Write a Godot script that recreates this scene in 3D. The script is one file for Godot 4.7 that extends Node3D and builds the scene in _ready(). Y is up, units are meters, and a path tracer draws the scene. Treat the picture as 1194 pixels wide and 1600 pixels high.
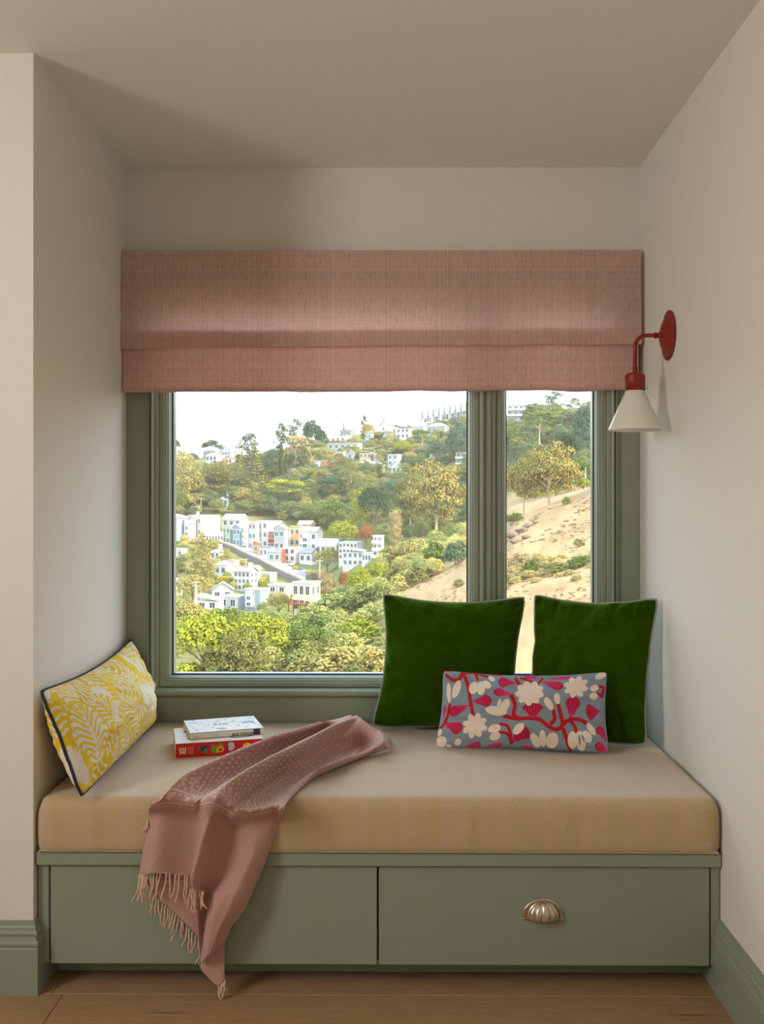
extends Node3D
# A window seat in a nook, looking out over a wooded hillside town.

const F := 1500.0                       # focal length in pixels of the 1194 x 1600 frame
const EYE := Vector3(0.0, 1.275, 3.344)
const YAW := 0.0087
const LX := -0.945                      # left wall of the nook
const RX := 0.838                       # right wall
const CEIL := 2.434
const CORNER := 0.865                   # front of the nook
const SEAT := 0.503
const SKY_E := 1.75
const SUN_E := 2.5
const DAY_E := 3.9
const HAZE := 0.00016

var rng := RandomNumberGenerator.new()
var noise := FastNoiseLite.new()
var M := {}
var taken := {}


# ---------------------------------------------------------------- from the photo's frame to places
func ray(px: float, py: float) -> Vector3:
	return Vector3((px - 609.0) / F, -(py - 782.0) / F, -1.0).rotated(Vector3.UP, YAW)

func at(px: float, py: float, d: float) -> Vector3:
	return EYE + ray(px, py) * d

func onz(px: float, py: float, z: float) -> Vector3:
	var r := ray(px, py)
	return EYE + r * ((z - EYE.z) / r.z)

func ony(px: float, py: float, y: float) -> Vector3:
	var r := ray(px, py)
	return EYE + r * ((y - EYE.y) / r.y)

func onx(px: float, py: float, x: float) -> Vector3:
	var r := ray(px, py)
	return EYE + r * ((x - EYE.x) / r.x)


# ---------------------------------------------------------------- things and parts
func numbered(called: String) -> String:
	var n: int = taken.get(called, 0)
	taken[called] = n + 1
	return called if n == 0 else "%s_%03d" % [called, n]

func tag(o: Node3D, label: String, category: String, group := "", kind := "") -> Node3D:
	if label: o.set_meta("label", label)
	if category: o.set_meta("category", category)
	if group: o.set_meta("group", group)
	if kind: o.set_meta("kind", kind)
	return o

func thing(called: String, label: String, category: String, where: Vector3, group := "", kind := "") -> Node3D:
	var o := Node3D.new()
	o.name = numbered(called)
	add_child(o)
	o.position = where
	tag(o, label, category, group, kind)
	return o

# commits shapes given in world coordinates as one named mesh
func obj(called: String, st: SurfaceTool, mat: Material, parent: Node3D = self, normals := true) -> MeshInstance3D:
	if normals: st.generate_normals()
	st.set_material(mat)
	return put(called, st.commit(), null, parent)

func put(called: String, mesh: Mesh, mat: Material, parent: Node3D = self) -> MeshInstance3D:
	var o := MeshInstance3D.new()
	o.name = numbered(called) if parent == self else called
	o.mesh = mesh
	if mat: o.material_override = mat
	parent.add_child(o, true)
	if parent != self and parent.get_parent() == self and not parent is MeshInstance3D:
		o.transform = parent.transform.affine_inverse()
	return o

func local(called: String, mesh: Mesh, mat: Material, parent: Node3D, xf := Transform3D()) -> MeshInstance3D:
	var o := MeshInstance3D.new()
	o.name = called
	o.mesh = mesh
	if mat: o.material_override = mat
	parent.add_child(o, true)
	o.transform = xf
	return o


# ---------------------------------------------------------------- shapes
func flat() -> SurfaceTool:
	var st := SurfaceTool.new()
	st.begin(Mesh.PRIMITIVE_TRIANGLES)
	st.set_smooth_group(-1)
	return st

func soft() -> SurfaceTool:
	var st := SurfaceTool.new()
	st.begin(Mesh.PRIMITIVE_TRIANGLES)
	st.set_smooth_group(0)
	return st

func vtx(st: SurfaceTool, p: Vector3, uv: Vector2) -> void:
	st.set_uv(uv)
	st.add_vertex(p)

# a, b, c, d run clockwise as seen from the front
func quad(st: SurfaceTool, a: Vector3, b: Vector3, c: Vector3, d: Vector3, ua := Vector2.ZERO, ub := Vector2.ZERO, uc := Vector2.ZERO, ud := Vector2.ZERO) -> void:
	vtx(st, a, ua); vtx(st, b, ub); vtx(st, c, uc)
	vtx(st, a, ua); vtx(st, c, uc); vtx(st, d, ud)

# a box between two corners with chamfered edges
func box(st: SurfaceTool, lo: Vector3, hi: Vector3, bevel := 0.0, xf := Transform3D()) -> void:
	var c := (lo + hi) / 2.0
	var h := (hi - lo) / 2.0
	var b := minf(bevel, minf(h.x, minf(h.y, h.z)) * 0.9)
	var ax := [Vector3.RIGHT, Vector3.UP, Vector3.BACK]
	for k in 3:
		for s: float in [-1.0, 1.0]:
			var n: Vector3 = ax[k] * s
			var u: Vector3 = ax[(k + 1) % 3]
			var v: Vector3 = ax[(k + 2) % 3]
			var hn: float = h[k]
			var hu: float = h[(k + 1) % 3] - b
			var hv: float = h[(k + 2) % 3] - b
			var q := [c + n * hn - u * hu - v * hv, c + n * hn - u * hu + v * hv, c + n * hn + u * hu + v * hv, c + n * hn + u * hu - v * hv]
			if s < 0: q.reverse()
			var uvs := []
			for p: Vector3 in q: uvs.append(Vector2(p[(k + 1) % 3], p[(k + 2) % 3]))
			quad(st, xf * (q[0] as Vector3), xf * (q[1] as Vector3), xf * (q[2] as Vector3), xf * (q[3] as Vector3), uvs[0], uvs[1], uvs[2], uvs[3])
	if b <= 0.0: return
	for k in 3:
		var w: Vector3 = ax[k]
		var hw: float = h[k] - b
		var u: Vector3 = ax[(k + 1) % 3]
		var v: Vector3 = ax[(k + 2) % 3]
		var hu: float = h[(k + 1) % 3]
		var hv: float = h[(k + 2) % 3]
		for su: float in [-1.0, 1.0]:
			for sv: float in [-1.0, 1.0]:
				var p1 := c + u * su * hu + v * sv * (hv - b)
				var p2 := c + u * su * (hu - b) + v * sv * hv
				var q := [p1 - w * hw, p1 + w * hw, p2 + w * hw, p2 - w * hw]
				if su * sv < 0: q.reverse()
				quad(st, xf * (q[0] as Vector3), xf * (q[1] as Vector3), xf * (q[2] as Vector3), xf * (q[3] as Vector3))
	for sx: float in [-1.0, 1.0]:
		for sy: float in [-1.0, 1.0]:
			for sz: float in [-1.0, 1.0]:
				var s := Vector3(sx, sy, sz)
				var q := [c + s * (h - Vector3(0, b, b)), c + s * (h - Vector3(b, 0, b)), c + s * (h - Vector3(b, b, 0))]
				if sx * sy * sz > 0: q.reverse()
				for p: Vector3 in q: vtx(st, xf * p, Vector2.ZERO)

func box_obj(called: String, lo: Vector3, hi: Vector3, mat: Material, parent: Node3D = self, bevel := 0.002) -> MeshInstance3D:
	var st := flat()
	box(st, lo, hi, bevel)
	return obj(called, st, mat, parent)

# a grid of points; rows[j][i]; front is where i runs right and j runs down
func grid(st: SurfaceTool, rows: Array, uvs: Array, flip := false) -> void:
	for j in rows.size() - 1:
		var a: PackedVector3Array = rows[j]
		var b: PackedVector3Array = rows[j + 1]
		var ta: PackedVector2Array = uvs[j]
		var tb: PackedVector2Array = uvs[j + 1]
		for i in a.size() - 1:
			if flip: quad(st, a[i], b[i], b[i + 1], a[i + 1], ta[i], tb[i], tb[i + 1], ta[i + 1])
			else: quad(st, a[i], a[i + 1], b[i + 1], b[i], ta[i], ta[i + 1], tb[i + 1], tb[i])

# a sheet with thickness
func sheet(st: SurfaceTool, rows: Array, uvs: Array, thick: float) -> void:
	var back := []
	var h := rows.size()
	var w: int = rows[0].size()
	for j in h:
		var line := PackedVector3Array()
		for i in w:
			var du: Vector3 = rows[j][mini(i + 1, w - 1)] - rows[j][maxi(i - 1, 0)]
			var dv: Vector3 = rows[mini(j + 1, h - 1)][i] - rows[maxi(j - 1, 0)][i]
			line.append(rows[j][i] + du.cross(dv).normalized() * thick)
		back.append(line)
	grid(st, rows, uvs)
	grid(st, back, uvs, true)
	for side in 2:
		var j := 0 if side == 0 else h - 1
		grid(st, [rows[j], back[j]], [uvs[j], uvs[j]], side == 0)
		var ra := PackedVector3Array()
		var rb := PackedVector3Array()
		var tt := PackedVector2Array()
		var i := 0 if side == 0 else w - 1
		for k in h:
			ra.append(rows[k][i]); rb.append(back[k][i]); tt.append(uvs[k][i])
		grid(st, [ra, rb], [tt, tt], side == 1)

func tube(st: SurfaceTool, path: PackedVector3Array, radii: PackedFloat32Array, sides := 10, closed := false, capped := true) -> void:
	var n := path.size()
	var rows := []
	var uvs := []
	var side := Vector3.ZERO
	for k in n:
		var t := (path[(k + 1) % n] - path[(k - 1 + n) % n]) if closed else (path[mini(k + 1, n - 1)] - path[maxi(k - 1, 0)])
		t = t.normalized()
		if side == Vector3.ZERO: side = t.cross(Vector3.UP if absf(t.y) < 0.9 else Vector3.RIGHT).normalized()
		side = (side - t * side.dot(t)).normalized()
		var up := t.cross(side)
		var r := radii[mini(k, radii.size() - 1)]
		var line := PackedVector3Array()
		var tl := PackedVector2Array()
		for i in sides + 1:
			var a := TAU * i / sides
			line.append(path[k] + (side * cos(a) + up * sin(a)) * r)
			tl.append(Vector2(float(i) / sides, float(k)))
		rows.append(line); uvs.append(tl)
	if closed:
		rows.append(rows[0]); uvs.append(uvs[0])
	grid(st, rows, uvs, true)
	if not closed and capped:
		for i in sides:
			vtx(st, path[0], Vector2.ZERO); vtx(st, rows[0][i + 1], Vector2.ZERO); vtx(st, rows[0][i], Vector2.ZERO)
			vtx(st, path[n - 1], Vector2.ZERO); vtx(st, rows[n - 1][i], Vector2.ZERO); vtx(st, rows[n - 1][i + 1], Vector2.ZERO)

func rod(st: SurfaceTool, a: Vector3, b: Vector3, r0: float, r1: float, sides := 8) -> void:
	tube(st, PackedVector3Array([a, b]), PackedFloat32Array([r0, r1]), sides)

# profile of (radius, height) turned round the y axis of xf; flute(a) scales the radius
func lathe(st: SurfaceTool, profile: Array, xf: Transform3D, segs := 40, wave := 0.0, waves := 0) -> void:
	var rows := []
	var uvs := []
	for k in profile.size():
		var p: Vector2 = profile[k]
		var line := PackedVector3Array()
		var tl := PackedVector2Array()
		for i in segs + 1:
			var a := TAU * i / segs
			var r := p.x * (1.0 + wave * cos(a * waves) * clampf(p.x * 20.0, 0, 1))
			line.append(xf * Vector3(cos(a) * r, p.y, -sin(a) * r))
			tl.append(Vector2(float(i) / segs, float(k) / profile.size()))
		rows.append(line); uvs.append(tl)
	grid(st, rows, uvs)

# a moulding of (inset, z) swept round a rectangle that stands across z
func frame(st: SurfaceTool, x0: float, y0: float, x1: float, y1: float, prof: Array) -> void:
	for k in prof.size() - 1:
		var p: Vector2 = prof[k]
		var q: Vector2 = prof[k + 1]
		var o := [Vector3(x0 + p.x, y0 + p.x, p.y), Vector3(x0 + p.x, y1 - p.x, p.y), Vector3(x1 - p.x, y1 - p.x, p.y), Vector3(x1 - p.x, y0 + p.x, p.y)]
		var i := [Vector3(x0 + q.x, y0 + q.x, q.y), Vector3(x0 + q.x, y1 - q.x, q.y), Vector3(x1 - q.x, y1 - q.x, q.y), Vector3(x1 - q.x, y0 + q.x, q.y)]
		for s in 4:
			quad(st, o[s], o[(s + 1) % 4], i[(s + 1) % 4], i[s])

# profile of (height, thickness) swept along a line of points in plan; out to the left of the way
func skirting(st: SurfaceTool, prof: Array, pts: Array) -> void:
	var dirs := []
	for k in pts.size():
		var a: Vector2 = (pts[k] - pts[k - 1]).normalized() if k > 0 else Vector2.ZERO
		var b: Vector2 = (pts[k + 1] - pts[k]).normalized() if k < pts.size() - 1 else Vector2.ZERO
		if k == 0: a = b
		if k == pts.size() - 1: b = a
		var na := Vector2(a.y, -a.x)
		var nb := Vector2(b.y, -b.x)
		dirs.append((na + nb) / (1.0 + na.dot(nb)))
	for k in pts.size() - 1:
		for j in prof.size() - 1:
			var p: Vector2 = prof[j]
			var q: Vector2 = prof[j + 1]
			var v := []
			for e: Array in [[k, p], [k, q], [k + 1, q], [k + 1, p]]:
				var w: Vector2 = pts[e[0]] + dirs[e[0]] * (e[1] as Vector2).y
				v.append(Vector3(w.x, (e[1] as Vector2).x, w.y))
			quad(st, v[0], v[1], v[2], v[3])

# an upright moulding: profile of [share of the way from xa to xb, z]
func upright(st: SurfaceTool, prof: Array, xa: float, xb: float, y0: float, y1: float) -> void:
	for k in prof.size() - 1:
		var a := Vector3(lerpf(xa, xb, prof[k][0]), y0, prof[k][1])
		var b := Vector3(lerpf(xa, xb, prof[k + 1][0]), y0, prof[k + 1][1])
		var up := Vector3(0, y1 - y0, 0)
		if xb > xa: quad(st, a, a + up, b + up, b)
		else: quad(st, b, b + up, a + up, a)

func cat(a: Vector3, b: Vector3, c: Vector3, d: Vector3, t: float) -> Vector3:
	return 0.5 * (2.0 * b + (c - a) * t + (2.0 * a - 5.0 * b + 4.0 * c - d) * t * t + (3.0 * b - a - 3.0 * c + d) * t * t * t)

func smooth_line(p: PackedVector3Array, per: int) -> PackedVector3Array:
	var out := PackedVector3Array()
	var n := p.size()
	for k in n - 1:
		for s in per:
			out.append(cat(p[maxi(k - 1, 0)], p[k], p[k + 1], p[mini(k + 2, n - 1)], float(s) / per))
	out.append(p[n - 1])
	return out

func smooth_grid(rows: Array, per_u: int, per_v: int) -> Array:
	var fine := []
	for r: PackedVector3Array in rows: fine.append(smooth_line(r, per_u))
	var out := []
	var n := fine.size()
	for j in n - 1:
		for s in per_v:
			var line := PackedVector3Array()
			for i in (fine[0] as PackedVector3Array).size():
				line.append(cat(fine[maxi(j - 1, 0)][i], fine[j][i], fine[j + 1][i], fine[mini(j + 2, n - 1)][i], float(s) / per_v))
			out.append(line)
	out.append(fine[n - 1])
	return out


# ---------------------------------------------------------------- computed pictures
class Canvas:
	var w: int
	var h: int
	var d := PackedByteArray()
	func _init(ww: int, hh: int, c: Color) -> void:
		w = ww; h = hh
		d.resize(w * h * 3)
		for k in w * h:
			d[k * 3] = c.r8; d[k * 3 + 1] = c.g8; d[k * 3 + 2] = c.b8
	func dot(x: int, y: int, c: Color) -> void:
		if x < 0 or y < 0 or x >= w or y >= h: return
		var k := (y * w + x) * 3
		d[k] = c.r8; d[k + 1] = c.g8; d[k + 2] = c.b8
	func poly(p: PackedVector2Array, c: Color) -> void:
		var lo := 1e9
		var hi := -1e9
		for q in p:
			lo = minf(lo, q.y); hi = maxf(hi, q.y)
		for y in range(maxi(0, int(lo)), mini(h - 1, int(hi) + 1) + 1):
			var xs := []
			var yy := y + 0.5
			for k in p.size():
				var a := p[k]
				var b := p[(k + 1) % p.size()]
				if (a.y <= yy) != (b.y <= yy): xs.append(a.x + (yy - a.y) / (b.y - a.y) * (b.x - a.x))
			xs.sort()
			for k in xs.size() / 2:
				for x in range(maxi(0, int(xs[k * 2] + 0.5)), mini(w, int(xs[k * 2 + 1] + 0.5))): dot(x, y, c)
	func ellipse(c: Vector2, rx: float, ry: float, turn: float, col: Color) -> void:
		var p := PackedVector2Array()
		for k in 22: p.append(c + Vector2(cos(TAU * k / 22.0) * rx, sin(TAU * k / 22.0) * ry).rotated(turn))
		poly(p, col)
	func stroke(p: PackedVector2Array, w0: float, w1: float, c: Color) -> void:
		var l := PackedVector2Array()
		var r := PackedVector2Array()
		for k in p.size():
			var t := (p[mini(k + 1, p.size() - 1)] - p[maxi(k - 1, 0)]).normalized()
			var s := Vector2(-t.y, t.x) * lerpf(w0, w1, float(k) / maxf(1, p.size() - 1)) / 2.0
			l.append(p[k] + s)
			r.append(p[k] - s)
		r.reverse()
		l.append_array(r)
		poly(l, c)
	func texture() -> ImageTexture:
		return ImageTexture.create_from_image(Image.create_from_data(w, h, false, Image.FORMAT_RGB8, d))

func curve2(p: Array, per := 8) -> PackedVector2Array:
	var out := PackedVector2Array()
	var n := p.size()
	for k in n - 1:
		for s in per:
			out.append((p[k] as Vector2).cubic_interpolate(p[k + 1], p[maxi(k - 1, 0)], p[mini(k + 2, n - 1)], float(s) / per))
	out.append(p[n - 1])
	return out

func mat(called: String, c: Color, rough := 0.8, metal := 0.0) -> StandardMaterial3D:
	var m := StandardMaterial3D.new()
	m.resource_name = called
	m.albedo_color = c
	m.roughness = rough
	m.metallic = metal
	M[called] = m
	return m

func rgb(r: int, g: int, b: int) -> Color:
	return Color8(r, g, b)

func _ready() -> void:
	rng.seed = 7
	noise.seed = 3
	noise.noise_type = FastNoiseLite.TYPE_SIMPLEX_SMOOTH
	noise.frequency = 1.0
	# camera: an upright picture, the lens shifted a little
	var cam := Camera3D.new()
	cam.name = "camera"
	cam.projection = Camera3D.PROJECTION_FRUSTUM
	cam.near = 0.05
	cam.far = 3000.0
	cam.size = 1600.0 / F * cam.near
	cam.frustum_offset = Vector2(-12.0, -18.0) / F * cam.near
	cam.position = EYE
	cam.rotation.y = YAW
	add_child(cam)
	cam.current = true
	# hazy bright sky
	var sky_mat := ProceduralSkyMaterial.new()
	sky_mat.sky_top_color = Color(0.78, 0.89, 1.0)
	sky_mat.sky_horizon_color = Color(1.0, 0.995, 0.985)
	sky_mat.sky_curve = 0.25
	sky_mat.ground_bottom_color = Color(0.42, 0.40, 0.30)
	sky_mat.ground_horizon_color = Color(0.62, 0.60, 0.50)
	sky_mat.sky_energy_multiplier = SKY_E
	sky_mat.ground_energy_multiplier = SKY_E * 0.6
	var sky := Sky.new()
	sky.sky_material = sky_mat
	var env := Environment.new()
	env.background_mode = Environment.BG_SKY
	env.sky = sky
	env.ambient_light_source = Environment.AMBIENT_SOURCE_SKY
	env.tonemap_mode = Environment.TONE_MAPPER_LINEAR
	env.tonemap_exposure = 1.0
	env.sdfgi_enabled = true
	env.ssao_enabled = true
	env.ssil_enabled = true
	env.volumetric_fog_enabled = true
	env.volumetric_fog_density = 0.0
	var world := WorldEnvironment.new()
	world.name = "world"
	world.environment = env
	add_child(world)
	# warm afternoon sun, from the right and behind the house
	var sun := DirectionalLight3D.new()
	sun.name = "sun"
	sun.light_color = Color(1.0, 0.90, 0.74)
	sun.light_energy = SUN_E
	sun.light_angular_distance = 0.6
	sun.shadow_enabled = true
	add_child(sun)
	sun.look_at_from_position(Vector3(0.72, 0.60, 0.34) * 50.0, Vector3.ZERO)
	# daylight from the window on the left of the room, behind the front wall of the nook
	var day := AreaLight3D.new()
	day.name = "room_window_light"
	day.area_size = Vector2(0.75, 1.15)
	day.area_normalize_energy = true
	day.light_color = Color(1.0, 0.978, 0.955)
	day.light_energy = DAY_E
	day.area_range = 12.0
	day.area_attenuation = 2.0
	day.shadow_enabled = true
	add_child(day)
	day.look_at_from_position(Vector3(-2.39, 1.80, 2.78), Vector3(0.0, 1.80, 2.78))

	materials()
	room()
	window_wall()
	outdoors()
	seat()
	blind()
	lamp()
	cushions()
	books()
	blanket()


# ---------------------------------------------------------------- materials
func materials() -> void:
	mat("wall_paint", rgb(231, 226, 216), 0.75)
	mat("ceiling_paint", rgb(237, 235, 225), 0.85)
	var g := mat("green_paint", rgb(147, 156, 136), 0.33)
	g.metallic_specular = 0.45
	mat("dark_gap", rgb(30, 32, 28), 0.9)
	mat("red_metal", rgb(140, 34, 20), 0.42)
	var gl := mat("glass", Color(0.9, 0.97, 0.95, 0.04), 0.02)
	gl.transparency = BaseMaterial3D.TRANSPARENCY_ALPHA
	mat("gasket", rgb(24, 32, 34), 0.6)
	mat("nickel", rgb(205, 192, 175), 0.27, 1.0)
	mat("grey_piping", rgb(150, 148, 150), 0.9)
	mat("navy_piping", rgb(44, 48, 62), 0.9)
	var v := mat("green_velvet", rgb(122, 186, 24), 0.85)
	# dark pile: the colour of its sheen is the lighter green
	var pile := Canvas.new(64, 64, Color.BLACK)
	for y in 64:
		for x in 64:
			var p := rng.randf_range(0.33, 0.41)
			pile.dot(x, y, Color(p * 1.04, p, p * 0.9))
	v.albedo_texture = pile.texture()
	v.rim_enabled = true
	v.metallic_specular = 0.12
	v.rim = 1.6
	v.rim_tint = 1.0
	v.heightmap_enabled = true
	v.heightmap_scale = 0.06
	v.heightmap_texture = noise_tex(256, 0.09, 5)
	v.uv1_scale = Vector3(3, 3, 3)
	herringbone()
	linen()
	oak()
	floral_print()
	leaf_print()
	throw_print()

func noise_tex(size: int, freq: float, sd: int) -> NoiseTexture2D:
	var n := FastNoiseLite.new()
	n.seed = sd
	n.frequency = freq
	n.fractal_octaves = 3
	var t := NoiseTexture2D.new()
	t.width = size
	t.height = size
	t.seamless = true
	t.noise = n
	return t

func herringbone() -> void:
	var w := 480
	var h := 120
	var c := Canvas.new(w, h, Color.WHITE)
	for y in h:
		for x in w:
			var band := y / 10
			var yy := y % 10
			var slant := yy if band % 2 == 0 else 9 - yy
			var k := posmod(x + slant, 6)
			# stripes in the yarn, so that the cloth is not all one tone
			var hue := 0.5 + 0.5 * sin(x * TAU / 240.0 + 1.0) * sin(x * TAU / 96.0)
			var n := rng.randf_range(-0.05, 0.05)
			var col := rgb(158, 124, 52).lerp(rgb(172, 130, 84), hue) if k < 3 else rgb(222, 206, 172).lerp(rgb(226, 202, 184), hue)
			if yy == 0: col = col.lerp(rgb(170, 140, 90), 0.5)
			c.dot(x, y, Color(col.r + n, col.g + n, col.b + n))
	var m := mat("ochre_weave", Color.WHITE, 0.95)
	m.albedo_texture = c.texture()
	m.uv1_scale = Vector3(1.0 / 0.36, 1.0 / 0.09, 1)
	m.rim_enabled = true
	m.rim = 1.0
	m.rim_tint = 0.0
	M["ochre_weave"] = m

func linen() -> void:
	var w := 1024
	var h := 512
	var c := Canvas.new(w, h, Color.WHITE)
	var warp := PackedFloat32Array()
	var weft := PackedFloat32Array()
	for x in w: warp.append(rng.randf_range(-1, 1))
	for y in h: weft.append(rng.randf_range(-1, 1))
	for y in h:
		for x in w:
			var a := warp[x] * (0.5 + 0.9 * absf(noise.get_noise_2d(x * 0.9, y * 0.012)))
			var b := weft[y] * (0.5 + 0.9 * absf(noise.get_noise_2d(x * 0.012 + 400.0, y * 0.9)))
			var slub := maxf(0.0, noise.get_noise_2d(x * 0.25 + 50.0, y * 0.014) - 0.25) * 0.5
			var v := 0.90 + a * 0.07 + b * 0.06 - slub + rng.randf_range(-0.03, 0.03)
			c.dot(x, y, Color(clampf(v * 1.03, 0, 1), clampf(v * (1.0 - slub * 0.2), 0, 1), clampf(v, 0, 1)))
	var m := mat("pink_linen", rgb(250, 220, 204), 0.95)
	m.albedo_texture = c.texture()
	m.uv1_scale = Vector3(1.0 / 0.9, 1.0 / 0.45, 1)
	m.backlight_enabled = true
	m.backlight = Color(0.92, 0.90, 0.92)

func oak() -> void:
	var w := 1024
	var h := 256
	for k in 3:
		var c := Canvas.new(w, h, Color.WHITE)
		for y in h:
			for x in w:
				var wob := noise.get_noise_2d(x * 0.004 + k * 90.0, y * 0.02) * 14.0
				var g := noise.get_noise_2d(x * 0.006 + k * 37.0, (y + wob) * 0.12)
				var f := noise.get_noise_2d(x * 0.03 + 11.0, (y + wob) * 0.7 + k * 61.0)
				var knot := exp(-pow((x - 610.0 + k * 190.0) / 34.0, 2.0) - pow((y - 120.0) / 7.0, 2.0))
				var v := 0.86 + g * 0.10 + f * 0.09 - knot * 0.22
				c.dot(x, y, Color(0.76 * v, 0.60 * v, 0.44 * v))
		var m := mat("oak_%d" % k, Color(1, 1, 1), 0.5)
		m.albedo_texture = c.texture()


# ---------------------------------------------------------------- the room
func room() -> void:
	# floor of oak planks that run along the nook
	var fl := box_obj("floor", Vector3(-2.52, -0.2, -0.1), Vector3(RX + 0.12, -0.014, 5.6), M.oak_0, self, 0.0)
	tag(fl, "oak plank floor in front of the green window seat", "floor", "", "structure")
	var z := 0.30
	var row := 0
	var wide := 0.19
	while z < 1.9:
		var cuts: Array = [[-2.4, -0.905, 0.9], [-2.4, -1.4, 0.22, 0.9], [-2.4, -0.895, 0.9]][row % 3]
		if row == 3: cuts = [-2.4, -0.865, 0.9]
		for k in cuts.size() - 1:
			var st := flat()
			var lo := Vector3(maxf(cuts[k], -2.4) + 0.0006, -0.014, z + 0.0006)
			var hi := Vector3(minf(cuts[k + 1], RX) - 0.0006, 0.0, z + wide - 0.0006)
			box(st, lo, hi, 0.0014)
			var mdt := ArrayMesh.new()
			st.generate_normals()
			st.commit(mdt)
			# run the grain along the plank
			var arr := mdt.surface_get_arrays(0)
			var vs: PackedVector3Array = arr[Mesh.ARRAY_VERTEX]
			var uv := PackedVector2Array()
			for p in vs: uv.append(Vector2((p.x + row * 0.37) / 1.3, (p.z - z) / wide))
			arr[Mesh.ARRAY_TEX_UV] = uv
			var am := ArrayMesh.new()
			am.add_surface_from_arrays(Mesh.PRIMITIVE_TRIANGLES, arr)
			put("plank", am, M["oak_%d" % ((row + k) % 3)], fl)
		z += wide
		row += 1
	var far_z := z
	box_obj("far_planks", Vector3(-2.4, -0.014, far_z), Vector3(RX, 0.0, 5.5), M.oak_1, fl, 0.0)
	# walls and ceiling, each with thickness
	var T := 0.12
	tag(box_obj("ceiling", Vector3(-2.52, CEIL, -0.18), Vector3(RX + T, CEIL + 0.15, 5.6), M.ceiling_paint, self, 0.0), "plain off-white ceiling over the nook and the room", "ceiling", "", "structure")
	tag(box_obj("wall_right", Vector3(RX, 0, -0.18), Vector3(RX + T, CEIL, 5.6), M.wall_paint, self, 0.0), "smooth cream wall on the right, carrying the red lamp", "wall", "", "structure")
	tag(box_obj("wall_left", Vector3(LX - T, 0, -0.18), Vector3(LX, CEIL, CORNER), M.wall_paint, self, 0.0), "cream side wall of the nook behind the yellow cushion", "wall", "", "structure")
	tag(box_obj("wall_front_left", Vector3(-2.52, 0, CORNER - T), Vector3(LX - T, CEIL, CORNER), M.wall_paint, self, 0.0), "narrow strip of pinkish cream wall beside the nook opening", "wall", "", "structure")
	var rear := box_obj("wall_rear", Vector3(-2.52, 0, 5.5), Vector3(RX, CEIL, 5.62), M.wall_paint, self, 0.0)
	tag(rear, "cream wall of the room behind the viewer", "wall", "", "structure")
	# room wall with its window opening
	var st := flat()
	var xa := -2.52
	var xb := -2.4
	box(st, Vector3(xa, 0, CORNER), Vector3(xb, CEIL, 2.36))
	box(st, Vector3(xa, 0, 3.20), Vector3(xb, CEIL, 5.5))
	box(st, Vector3(xa, 0, 2.36), Vector3(xb, 1.18, 3.20))
	box(st, Vector3(xa, 2.40, 2.36), Vector3(xb, CEIL, 3.20))
	tag(obj("wall_room_left", st, M.wall_paint), "cream wall of the room with a tall side window", "wall", "", "structure")
	var side := thing("window_3", "tall painted side window of the room that lets the daylight in", "window", Vector3(-2.46, 1.18, 2.78), "", "structure")
	st = flat()
	for e: Array in [[1.18, 2.36, 1.23, 3.20], [2.35, 2.36, 2.40, 3.20], [1.23, 2.36, 2.35, 2.41], [1.23, 3.15, 2.35, 3.20]]:
		box(st, Vector3(-2.49, e[0], e[1]), Vector3(-2.43, e[2], e[3]), 0.003)
	obj("sash", st, M.green_paint, side)
	st = flat()
	quad(st, Vector3(-2.46, 2.35, 3.15), Vector3(-2.46, 2.35, 2.41), Vector3(-2.46, 1.23, 2.41), Vector3(-2.46, 1.23, 3.15))
	obj("pane", st, M.glass, side)
	# skirting boards
	var prof := [Vector2(0.0, 0.018), Vector2(0.120, 0.018), Vector2(0.1235, 0.0145), Vector2(0.129, 0.0190), Vector2(0.135, 0.0190), Vector2(0.140, 0.0135), Vector2(0.151, 0.0105), Vector2(0.155, 0.0150), Vector2(0.160, 0.0150), Vector2(0.164, 0.0100), Vector2(0.172, 0.0095), Vector2(0.176, 0.0060), Vector2(0.188, 0.0045), Vector2(0.188, 0.0)]
	st = flat()
	skirting(st, prof, [Vector2(LX, 0.60), Vector2(LX, CORNER), Vector2(-2.4, CORNER)])
	tag(obj("baseboard_left", st, M.green_paint), "sage green moulded skirting wrapping the corner left of the seat", "baseboard", "", "structure")
	st = flat()
	skirting(st, prof, [Vector2(RX, 5.5), Vector2(RX, 0.752)])
	tag(obj("baseboard_right", st, M.green_paint), "sage green moulded skirting along the right wall", "baseboard", "", "structure")


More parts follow.
